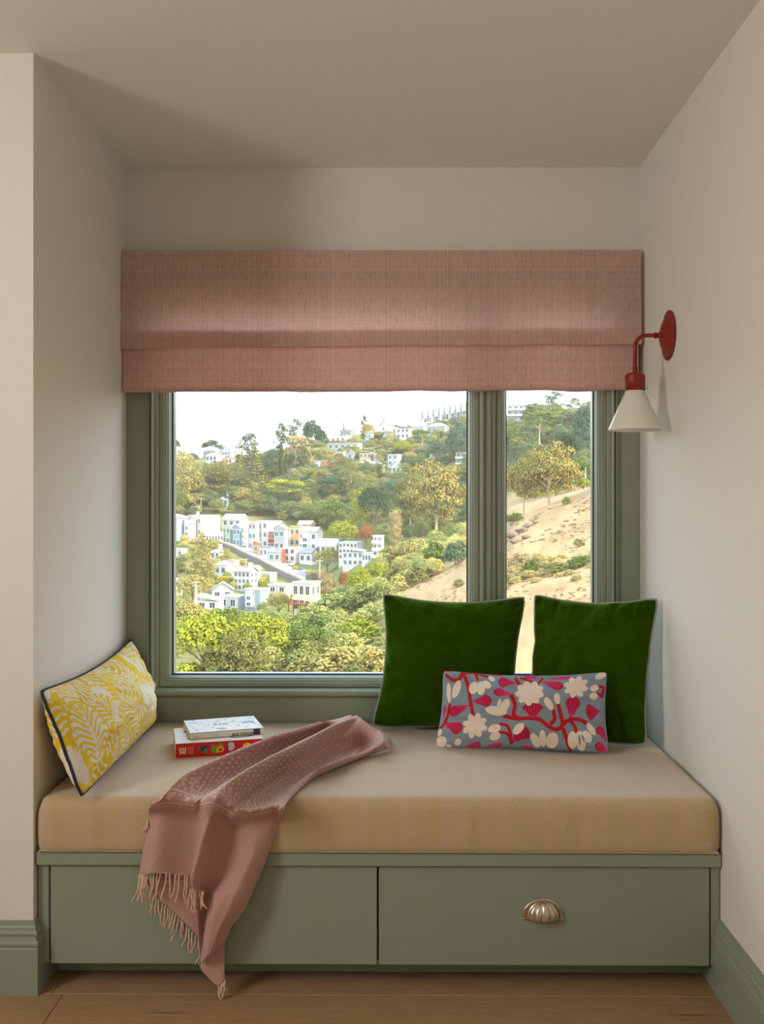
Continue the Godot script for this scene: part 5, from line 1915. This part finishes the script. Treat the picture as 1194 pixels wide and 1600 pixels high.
	house(n, "sage green house with white upper floor", 348, 366, 852, 822, "flat", "green_render", "light_roof", [2, 2], -0.5, 0.8, "")
	house(n, "grey blue narrow house at the bend of the street", 364, 382, 856, 824, "gable", "blue_render", "light_roof", [2, 2], -0.5, 0.8, "")
	house(n, "white narrow house with small balcony beside the grey blue one", 378, 392, 858, 826, "flat", "white_render", "light_roof", [3, 1], -0.4, 0.8, "bay")
	house(n, "pale grey three-storey house in the middle of the town row", 389, 405, 860, 816, "flat", "grey_render", "light_roof", [3, 2], -0.4, 0.9, "")
	house(n, "large bright white house with a blank side wall in the town row", 402, 440, 856, 815, "flat", "white_render", "light_roof", [3, 2], -0.7, 1.2, "")
	house(n, "red front house between the white wall and the dark gabled house", 417, 432, 860, 831, "flat", "red_render", "light_roof", [2, 2], -0.2, 0.8, "")
	house(n, "dark gabled house with tan roof and black timbers", 429, 450, 862, 826, "gable", "grey_render", "tan_roof", [2, 2], -0.3, 1.0, "timber")
	house(n, "white fronted house with black timber frames, mid row", 440, 454, 860, 828, "flat", "white_render", "tan_roof", [3, 2], -0.2, 0.7, "timber")
	house(n, "ochre plastered house with white windows in the town row", 453, 471, 856, 823, "flat", "ochre_render", "tan_roof", [2, 2], -0.2, 0.8, "")
	house(n, "brown-roofed house behind the ochre one", 466, 492, 832, 820, "cross", "beige_render", "tan_roof", [1, 2], -0.3, 0.8, "")
	house(n, "white house with bay and pinkish tan roof, right part of the row", 468, 504, 862, 831, "cross", "white_render", "tan_roof", [2, 3], -0.4, 0.7, "bay")
	house(n, "silver-roofed long white shed beside the bright round tree", 494, 536, 864, 853, "cross", "white_render", "silver_roof", [1, 4], -0.35, 0.9, "")
	house(n, "white cube house in front of the ochre house", 444, 472, 878, 856, "flat", "white_render", "light_roof", [2, 2], -0.5, 0.9, "")
	house(n, "tan-roofed white cottage at the lower end of the row", 468, 498, 880, 864, "cross", "white_render", "grey_roof", [1, 2], -0.5, 0.9, "")
	house(n, "small orange garage house by the street", 396, 406, 868, 848, "gable", "orange_render", "pink_roof", [1, 1], -0.3, 0.8, "")
	house(n, "grey garage row below the red front house", 406, 428, 872, 855, "flat", "grey_render", "slate", [1, 3], -0.3, 0.6, "")
	house(n, "low green and grey garage near the parked cars", 420, 442, 880, 862, "flat", "green_render", "light_roof", [1, 2], -0.3, 0.6, "")
	house(n, "dark brick house front beside the white cube house", 432, 446, 880, 858, "flat", "brick", "light_roof", [2, 1], -0.2, 0.8, "")
	house(n, "white house complex with speckled windows right of the silver roof", 530, 566, 874, 848, "flat", "white_render", "silver_roof", [3, 5], -0.3, 0.8, "")
	house(n, "low bluish white house under the silver roof house", 536, 572, 884, 862, "shed", "grey_render", "light_roof", [2, 4], -0.2, 0.7, "")
	house(n, "stacked white terrace house, rightmost of the town", 583, 600, 872, 838, "flat", "white_render", "silver_roof", [3, 2], -0.3, 0.8, "balcony")
	house(n, "little white house with columns at the end of the town", 566, 594, 878, 865, "flat", "white_render", "light_roof", [1, 5], -0.3, 0.7, "")
	# the near side of the street
	house(n, "tall white house with rows of windows and mansard roof near the wall", 366, 402, 922, 893, "cross", "white_render", "grey_roof", [3, 4, 2], -0.45, 0.7, "chimney")
	house(n, "white gable end beside the mansard house", 390, 408, 915, 889, "gable", "white_render", "light_roof", [2, 1], -0.9, 1.0, "")
	house(n, "low grey flat-roofed house under the retaining wall", 402, 432, 908, 896, "flat", "beige_render", "light_roof", [1, 3], -0.4, 0.8, "")
	house(n, "small white gabled cottage behind the bushes", 330, 366, 937, 921, "gable", "white_render", "grey_roof", [1, 2], 0.15, 0.9, "")
	house(n, "blue grey square house with one wide white window", 383, 420, 952, 921, "flat", "blue_render", "light_roof", [2, 1], -0.45, 0.9, "bay")
	house(n, "low grey house with pale flat roof left of the square house", 344, 386, 950, 932, "flat", "grey_render", "light_roof", [1, 2], -0.4, 0.9, "")
	house(n, "white sloping roof low among the foreground trees", 310, 348, 952, 938, "shed", "white_render", "light_roof", [1, 2], -0.2, 0.8, "")
	house(n, "wide whitish house with roof terrace left of the yellow house", 420, 458, 940, 914, "flat", "beige_render", "light_roof", [2, 2], -0.35, 0.8, "")
	house(n, "yellow house with white corner and red wooden deck", 458, 500, 956, 911, "flat", "cream_render", "light_roof", [2, 3, 2], -0.45, 0.9, "deck")
	house(n, "pink-roofed white cottage beside the golden fir", 336, 366, 900, 882, "hip", "white_render", "pink_roof", [1, 2], -0.5, 0.9, "")
	house(n, "white cube annex with pink wall behind the pink-roofed cottage", 356, 374, 893, 876, "flat", "pink_render", "light_roof", [1, 1], -0.6, 0.9, "")
	house(n, "white low house with spire-like chimney near the palm", 330, 350, 874, 862, "hip", "white_render", "light_roof", [1, 2], -0.4, 0.9, "chimney")
	house(n, "grey low houses' white front by the left frame", 264, 292, 872, 858, "flat", "grey_render", "light_roof", [1, 3], -0.3, 0.7, "balcony")
	house(n, "white gabled roof peeping out at the left frame", 256, 284, 926, 912, "gable", "white_render", "light_roof", [1, 1], -0.4, 0.9, "")
	# in the narrow window
	house("apartment_block", "blue grey apartment block with balconies at the top of the narrow window", 792, 838, 660, 634, "flat", "blue_render", "light_roof", [3, 5], -0.15, 0.5, "balcony", 470)
	house(n, "low grey flat house right of the apartment block on the skyline", 842, 872, 644, 635, "flat", "grey_render", "light_roof", [1, 4], -0.15, 0.6, "", 480)
	house(n, "tan-roofed house between the pines at the top of the narrow window", 886, 906, 652, 642, "hip", "white_render", "tan_roof", [1, 2], -0.3, 0.8, "", 440)
	# cars and poles
	car("white car parked at the upper end of the street", 396, 857, 0.75, "car_white")
	car("silver car behind the uppermost white car", 407, 862, 0.75, "car_silver")
	car("white car halfway down the street by the rail", 421, 870, 0.75, "car_white")
	car("dark blue car near the grey garages", 433, 877, 0.75, "car_blue")
	car("white car on the far kerb before the green bush", 452, 886, 0.75, "car_white")
	car("pale silver car at the lower end of the street", 470, 897, 0.75, "car_silver")
	car("red car parked beyond the yellow house", 494, 905, 1.2, "car_red")
	pole("tall white pole in front of the yellow house", 499.5, 962, 874, 0.28, "white_render", 1, 250)
	pole("thin pale pole at the foot of the left houses", 290, 905, 880, 0.16, "pale_stone", 1)
	pole("white pole with a transformer among the foreground trees", 306, 945, 908, 0.3, "white_render", 2)
	pole("short pale post right of the transformer pole", 314, 950, 917, 0.16, "pale_stone", 0)
	pole("thin lamp post on the retaining wall", 384.5, 884, 872, 0.14, "white_render", 1, 330)
	pole("small pale post on the wooded slope above the town", 314, 800, 778, 0.2, "pale_stone", 1)
	pole("white post on the grass at the right edge", 915, 757, 730, 0.13, "white_render", 0, 190)
	# --- trees on the skyline and the far hill
	tree("round", "dark tree on the skyline cut by the left frame", 268, 714, 36, 32, "leaf_dark")
	tree("round", "lone dark round pine on the skyline", 330, 714, 32, 35, "leaf_dark")
	tree("pine", "small dark pine right of the lone round pine", 347, 716, 22, 16, "leaf_blue")
	tree("pine", "dark ragged pine top above the golden fir pair", 387, 745, 70, 40, "leaf_dark")
	tree("fir", "broad golden green fir on the left of the hill", 398, 775, 84, 62, "leaf_olive")
	tree("fir", "narrow paler fir left of the broad hill fir", 378, 772, 66, 34, "leaf_gold")
	tree("pine", "tall golden tree mass by the left frame", 284, 800, 98, 52, "leaf_gold")
	tree("round", "green crown in front of the golden mass at the left frame", 276, 806, 54, 40, "leaf_mid")
	tree("round", "slanting golden tree right of the left frame mass", 303, 790, 66, 40, "leaf_olive")
	tree("gum", "spreading olive brown tree with bare stems", 338, 778, 60, 64, "leaf_olive")
	tree("round", "dark green tree left of the low white skyline house", 302, 726, 22, 22, "leaf_blue")
	tree("pine", "tall slim dark pine with ragged top", 440, 750, 92, 28, "leaf_dark")
	tree("column", "bright ivy-clad trunk under the slim dark pine", 442, 752, 50, 8, "leaf_bright")
	tree("pine", "dark pine left of the cypress cluster on the skyline", 462, 722, 70, 30, "leaf_blue")
	tree("round", "largest dark cypress on the skyline", 488, 714, 70, 40, "leaf_dark")
	tree("round", "dark cypress shoulder right of the largest one", 502, 716, 52, 24, "leaf_dark")
	tree("round", "blue green tree behind the slim pine", 424, 752, 60, 38, "leaf_blue")
	tree("umbrella", "tan umbrella pine with tall bare trunk", 462, 738, 62, 40, "leaf_tan", "pale_bark")
	tree("umbrella", "olive umbrella pine leaning over the salmon house", 486, 742, 58, 46, "leaf_olive", "pale_bark")
	tree("round", "yellow green tree under the cypress cluster", 510, 727, 30, 36, "leaf_gold")
	tree("round", "light green tree left of the orange house", 500, 722, 22, 26, "leaf_bright")
	tree("column", "yellow green poplar in front of the dark red house", 491, 764, 34, 11, "leaf_bright")
	tree("round", "dark round tree left of the poplar", 478, 768, 30, 26, "leaf_dark")
	tree("umbrella", "wide tree with yellow top and dark twisted limbs", 448, 798, 52, 64, "leaf_bright")
	tree("round", "dark mass under the wide yellow-topped tree", 440, 800, 34, 40, "leaf_dark")
	tree("round", "yellow green tree at the foot of the firs", 380, 792, 36, 36, "leaf_gold")
	tree("fir", "small bright conical tree between the firs and the wide tree", 418, 770, 30, 14, "leaf_bright")
	tree("round", "rust tinted tree below the dark red house", 506, 768, 20, 26, "leaf_rust")
	tree("round", "rounded olive tree in the middle of the wood", 402, 800, 38, 34, "leaf_olive")
	tree("round", "yellow tree left of the wood's dark hollow", 478, 800, 34, 22, "leaf_gold")
	tree("umbrella", "layered dark pine below the orange house", 520, 790, 46, 50, "leaf_dark")
	tree("pine", "olive pine with pale trunk right of the orange house", 548, 778, 58, 34, "leaf_olive", "pale_bark")
	tree("round", "golden tree in front of the white hillside house", 560, 762, 30, 32, "leaf_gold")
	tree("round", "large dark green tree filling the middle of the wood", 586, 832, 86, 62, "leaf_dark")
	tree("round", "dark tree between the pine and the great gum", 612, 800, 56, 36, "leaf_blue")
	tree("round", "bright bushy tree over the silver roof", 536, 862, 58, 60, "leaf_bright")
	tree("column", "tall yellow green tree behind the bright bushy tree", 562, 836, 74, 40, "leaf_bright")
	tree("round", "mid green crown above the town's right houses", 520, 832, 60, 56, "leaf_mid")
	tree("round", "orange tinted tree by the end of the town", 572, 858, 44, 30, "leaf_rust")
	tree("round", "dark green crown behind the ochre house", 490, 826, 44, 46, "leaf_mid")
	tree("round", "small golden tree inside the wood's hollow", 592, 790, 26, 18, "leaf_yellow")
	tree("gum", "great golden gum tree left of the mullion", 680, 842, 130, 108, "leaf_gold", "pale_bark")
	tree("gum", "second golden gum leaning behind the great one", 642, 836, 100, 62, "leaf_olive", "pale_bark")
	tree("pine", "feathery tan tree below the wood", 618, 856, 60, 24, "leaf_tan")
	tree("round", "big blue green tree at the top beside the mullion", 718, 738, 94, 48, "leaf_blue")
	tree("round", "dark blue tree slope left of the big one by the mullion", 688, 728, 48, 44, "leaf_blue")
	tree("round", "yellow green round tree under the ridge houses", 630, 714, 30, 34, "leaf_bright")
	tree("umbrella", "flat-topped pine with bare trunks below the ridge", 660, 704, 34, 34, "leaf_mid", "pale_bark")
	tree("round", "golden tree breaking the skyline of the ridge", 576, 692, 36, 26, "leaf_gold")
	tree("pine", "thin pine poking above the golden skyline tree", 569, 690, 42, 14, "leaf_dark")
	tree("round", "golden bush tree above the gum, by the grey wall", 640, 722, 20, 24, "leaf_gold")
	tree("round", "small bright tree above the white flat house", 555, 709, 14, 18, "leaf_bright")
	tree("round", "small tree in front of the little hillside cottages", 604, 706, 16, 22, "leaf_olive")
	tree("round", "clipped green tree top behind the skyline gable", 616, 672, 12, 18, "leaf_mid")
	tree("pine", "olive tree before the white flat house on the hill", 532, 742, 34, 26, "leaf_olive")
	# town trees
	tree("fir", "large golden green spruce among the town houses", 316, 908, 78, 66, "leaf_gold", "bark")
	tree("pine", "small palm-like tree near the retaining wall", 352, 884, 28, 20, "leaf_gold")
	tree("round", "broad olive tree at the lower left of the town", 300, 942, 50, 66, "leaf_gold")
	tree("round", "round green tree against the left frame, below the town", 277, 905, 34, 30, "leaf_mid")
	tree("shrub", "yellow hedge bush above the low white hall", 338, 832, 12, 26, "leaf_yellow", "bark")
	tree("shrub", "bright green bush at the lower street end", 462, 894, 12, 16, "leaf_yellow")
	tree("round", "golden crown between the cottage and the white pole", 512, 896, 46, 50, "leaf_gold")
	tree("gum", "thin bare-branched tree behind the white pole", 508, 944, 56, 36, "leaf_tan", "pale_bark")
	tree("round", "yellow green tree in front of the wide whitish house", 436, 962, 42, 48, "leaf_gold", "bark")
	tree("round", "reddish small tree beside the yellow house", 478, 966, 30, 24, "leaf_red", "bark")
	tree("shrub", "yellow bush between the mansard house and the flat house", 410, 918, 14, 26, "leaf_bright", "bark")
	tree("shrub", "yellow bushes below the pink-roofed cottage", 350, 915, 18, 36, "leaf_yellow", "bark")
	tree("round", "olive tree behind the yellow house's right corner", 520, 958, 40, 30, "leaf_mid")
	# slope right of the town
	tree("round", "green and orange tree below the town's white end", 560, 938, 60, 42, "leaf_bright")
	tree("round", "rust topped tree left of the green and orange tree", 540, 930, 44, 26, "leaf_rust")
	tree("round", "yellow green tree above the green cushion", 592, 918, 46, 42, "leaf_bright")
	tree("shrub", "olive bush on the slope right of the yellow green tree", 622, 915, 44, 40, "leaf_olive")
	tree("shrub", "grey green bush at the grass edge", 652, 910, 36, 42, "leaf_olive")
	tree("shrub", "yellow bush under the great gum", 640, 878, 42, 50, "leaf_gold")
	tree("shrub", "blue green bush by the mullion", 712, 878, 40, 44, "leaf_blue")
	tree("shrub", "green bush left of the blue green bush", 680, 884, 44, 44, "leaf_mid")
	tree("shrub", "tall yellow shrub below the tan feathery tree", 614, 884, 40, 36, "leaf_gold")
	tree("shrub", "small dark shrub alone on the grass by the mullion", 717, 914, 12, 22, "leaf_olive")
	# foreground canopy
	tree("round", "large yellow green oak crown at the bottom left of the view", 316, 1062, 122, 128, "leaf_bright", "bark")
	tree("round", "broad oak crown right of the bottom left one", 402, 1044, 100, 118, "leaf_bright", "bark")
	tree("gum", "open oak with a dark hollow at the bottom of the view", 374, 1076, 96, 120, "leaf_olive", "bark")
	tree("round", "oak crown in front of the blue grey house", 352, 1016, 76, 90, "leaf_mid", "bark")
	tree("round", "golden oak behind the bottom left crown", 288, 1010, 80, 80, "leaf_gold", "bark")
	tree("round", "olive rounded crown in the middle of the foreground", 470, 1030, 66, 90, "leaf_mid", "bark")
	tree("shrub", "green scrub crown below the yellow house", 500, 1000, 46, 80, "leaf_mid", "bark")
	tree("shrub", "ochre scrub dome at the lower right of the wide pane", 528, 1066, 66, 110, "leaf_gold", "bark")
	tree("shrub", "dry ochre scrub beside the green cushion", 590, 1060, 62, 90, "leaf_gold", "bark")
	tree("shrub", "olive scrub dome left of the ochre scrub", 456, 1074, 64, 90, "leaf_olive", "bark")
	tree("shrub", "pale green scrub above the ochre dome", 560, 1006, 50, 84, "leaf_bright", "bark")
	tree("shrub", "yellow green bush in the bottom left corner of the wide pane", 288, 1082, 56, 90, "leaf_bright")
	tree("shrub", "olive bush under the open oak at the bottom of the view", 344, 1086, 46, 84, "leaf_mid")
	tree("shrub", "tan green bush at the bottom of the view, right of the open oak", 410, 1084, 50, 90, "leaf_olive")
	# narrow window
	tree("gum", "tall golden gum on the crest of the grassy slope", 860, 798, 110, 104, "leaf_gold", "pale_bark", 168)
	tree("gum", "second golden gum leaning left on the crest", 818, 800, 92, 66, "leaf_gold", "pale_bark", 172)
	tree("pine", "dark pine on the skyline of the narrow window", 866, 656, 46, 38, "leaf_blue")
	tree("umbrella", "umbrella pine with forked pale trunk, narrow window", 844, 692, 52, 52, "leaf_mid", "pale_bark", 380)
	tree("round", "tall blue green tree against the right sash", 916, 745, 132, 54, "leaf_blue", "bark", 340)
	tree("round", "dark wood crown behind the golden gums", 880, 740, 74, 62, "leaf_dark", "bark", 350)
	tree("round", "green crown left of the umbrella pine", 806, 720, 62, 50, "leaf_mid", "bark")
	tree("round", "dark crown under the apartment block", 824, 706, 44, 48, "leaf_dark", "bark", 420)
	tree("round", "small yellow green crown below the skyline pine", 874, 664, 26, 34, "leaf_bright", "bark", 430)
	tree("round", "bright bush behind the right edge of the slope", 906, 760, 50, 46, "leaf_mid", "bark", 200)
	tree("shrub", "low yellow bush on the crest at the right sash", 912, 762, 18, 30, "leaf_bright", "bark", 180)
	tree("shrub", "dark shrub hollow left under the golden gums", 805, 815, 18, 34, "leaf_mid", "bark", 162)
	tree("shrub", "small olive shrub on the straw slope", 905, 851, 12, 20, "leaf_olive")
	tree("shrub", "tufty shrub below the gum trunks", 886, 786, 12, 18, "leaf_olive")
	tree("shrub", "green bush above the right green cushion", 830, 893, 24, 30, "leaf_mid")
	tree("shrub", "brown bracken patch on the slope", 815, 880, 22, 40, "leaf_tan")
	tree("shrub", "long green bramble at the right sash", 910, 886, 22, 60, "leaf_mid")
	tree("shrub", "olive bramble in the middle of the slope foot", 868, 896, 22, 50, "leaf_olive")
	tree("shrub", "pale dry bush at the left edge of the narrow pane", 800, 902, 22, 30, "leaf_tan")
	# rocks on the slope
	var r := RandomNumberGenerator.new()
	r.seed = 6
	var rock_labels := ["low pale rock at the top of the outcrop on the straw slope", "largest pale rock of the outcrop on the straw slope", "rock at the left of the outcrop by the sash", "small rock below the largest outcrop rock", "lowest rock of the outcrop on the straw slope", "flat rock right of the outcrop under the gum trunks"]
	var k := 0
	for e: Array in [[826, 822, 15], [815, 830, 20], [801, 836, 20], [822, 839, 14], [805, 846, 15], [838, 817, 12]]:
		var p := ground_at(e[0], e[1])
		var s: float = e[2] * far_at(e[0], e[1]) / F
		var st := flat()
		var rows := []
		var uvs := []
		for j in 7:
			var line := PackedVector3Array()
			var tl := PackedVector2Array()
			for i in 10:
				var d := Vector3(cos(TAU * (i % 9) / 9.0) * sin(PI * j / 6.0), cos(PI * j / 6.0) * 0.55, sin(TAU * (i % 9) / 9.0) * sin(PI * j / 6.0))
				line.append(p + d * s * 0.55 * (1.0 + 0.75 * noise.get_noise_3d(d.x * 1.9 + k * 5.0, d.y * 1.9, d.z * 1.9)))
				tl.append(Vector2.ZERO)
			rows.append(line); uvs.append(tl)
		grid(st, rows, uvs)
		var o := thing("rock", rock_labels[k], "rock", p, "rocks of the outcrop")
		obj("stone", st, M.rock, o)
		k += 1
	# --- uncountable growth between the named trees
	var woods := scatter(PackedVector2Array([Vector2(255, 812), Vector2(255, 735), Vector2(360, 742), Vector2(440, 728), Vector2(520, 730), Vector2(600, 745), Vector2(735, 700), Vector2(735, 840), Vector2(600, 855), Vector2(520, 830), Vector2(400, 806), Vector2(330, 806)]), 560, ["round", "pine", "round"], 15, 32, 1.0, 11, Color(0.11, 0.17, 0.08), Color(0.34, 0.34, 0.11))
	thicket("hillside_growth", "mixed green growth between the hillside houses and trees", "undergrowth", woods, "growth_tint")
	var ridge := scatter(PackedVector2Array([Vector2(500, 712), Vector2(556, 694), Vector2(620, 680), Vector2(735, 657), Vector2(735, 740), Vector2(600, 722)]), 230, ["shrub", "round"], 9, 17, 1.2, 12, Color(0.14, 0.20, 0.11), Color(0.43, 0.40, 0.14))
	thicket("ridge_growth", "low green bushes below the ridge houses", "undergrowth", ridge, "growth_tint")
	var town := scatter(PackedVector2Array([Vector2(255, 846), Vector2(330, 850), Vector2(420, 905), Vector2(510, 935), Vector2(600, 880), Vector2(612, 905), Vector2(540, 945), Vector2(500, 968), Vector2(255, 960)]), 190, ["shrub", "round", "shrub"], 9, 20, 1.1, 13, Color(0.25, 0.31, 0.09), Color(0.65, 0.56, 0.19))
	thicket("garden_growth", "yellow green garden growth between the town houses", "undergrowth", town, "growth_tint")
	var near := scatter(PackedVector2Array([Vector2(240, 1130), Vector2(240, 968), Vector2(420, 975), Vector2(540, 945), Vector2(610, 938), Vector2(700, 1100)]), 210, ["shrub"], 20, 46, 1.5, 14, Color(0.24, 0.29, 0.08), Color(0.52, 0.50, 0.17))
	thicket("slope_scrub", "yellow green and ochre scrub on the near slope below the window", "scrub", near, "growth_tint")
	var edge := scatter(PackedVector2Array([Vector2(540, 935), Vector2(600, 880), Vector2(735, 835), Vector2(735, 872), Vector2(660, 905), Vector2(610, 930)]), 120, ["shrub", "round"], 16, 34, 1.1, 15, Color(0.28, 0.34, 0.11), Color(0.71, 0.59, 0.20))
	thicket("wood_edge_growth", "yellow green bushes along the grass edge", "undergrowth", edge, "growth_tint")
	var right := scatter(PackedVector2Array([Vector2(770, 760), Vector2(770, 690), Vector2(860, 660), Vector2(945, 655), Vector2(960, 756), Vector2(860, 780)]), 150, ["round", "pine"], 26, 46, 0.85, 16, Color(0.11, 0.17, 0.09), Color(0.25, 0.28, 0.11))
	thicket("far_wood_growth", "dark green wood behind the grassy slope in the narrow window", "woods", right, "growth_tint")
	var bramble := scatter(PackedVector2Array([Vector2(745, 885), Vector2(860, 868), Vector2(960, 866), Vector2(960, 905), Vector2(850, 905), Vector2(745, 925)]), 110, ["shrub"], 7, 17, 1.8, 17, Color(0.31, 0.31, 0.11), Color(0.71, 0.53, 0.22))
	thicket("bramble_growth", "brambles and bracken along the foot of the straw slope", "brambles", bramble, "growth_tint")
	# the same hillsides to either side of what the window shows from here
	var beyond_left := scatter(PackedVector2Array([Vector2(-300, 1120), Vector2(-300, 730), Vector2(252, 728), Vector2(252, 1120)]), 900, ["round", "shrub", "pine", "round"], 18, 46, 1.0, 21, Color(0.13, 0.18, 0.07), Color(0.46, 0.42, 0.14))
	thicket("valley_woods", "mixed green and golden woods continuing past the left window frame", "woods", beyond_left, "growth_tint")
	var beyond_right := scatter(PackedVector2Array([Vector2(965, 758), Vector2(965, 640), Vector2(1500, 605), Vector2(1500, 690)]), 420, ["round", "pine"], 26, 50, 0.9, 22, Color(0.11, 0.17, 0.09), Color(0.27, 0.30, 0.11))
	thicket("crest_woods", "dark green woods continuing past the right window frame", "woods", beyond_right, "growth_tint")
	var straw := scatter(PackedVector2Array([Vector2(600, 935), Vector2(735, 870), Vector2(800, 815), Vector2(940, 762), Vector2(980, 960), Vector2(700, 1060), Vector2(620, 1060)]), 1600, ["shrub"], 1.2, 3.2, 2.6, 18, Color(0.36, 0.26, 0.13), Color(0.52, 0.39, 0.21))
	thicket("straw_grass", "dry straw coloured grass tufts on the slope", "grass", straw, "growth_tint")
	var haze := FogVolume.new()
	haze.name = "valley_haze"
	haze.shape = RenderingServer.FOG_VOLUME_SHAPE_BOX
	haze.size = Vector3(900, 200, 600)
	haze.position = Vector3(0, 10, -330)
	var hm := FogMaterial.new()
	hm.albedo = Color(1.0, 0.97, 0.90)
	hm.density = HAZE
	haze.material = hm
	haze.set_meta("label", "pale sunny haze lying over the valley")
	haze.set_meta("category", "haze")
	haze.set_meta("kind", "stuff")
	if HAZE > 0.0: add_child(haze)
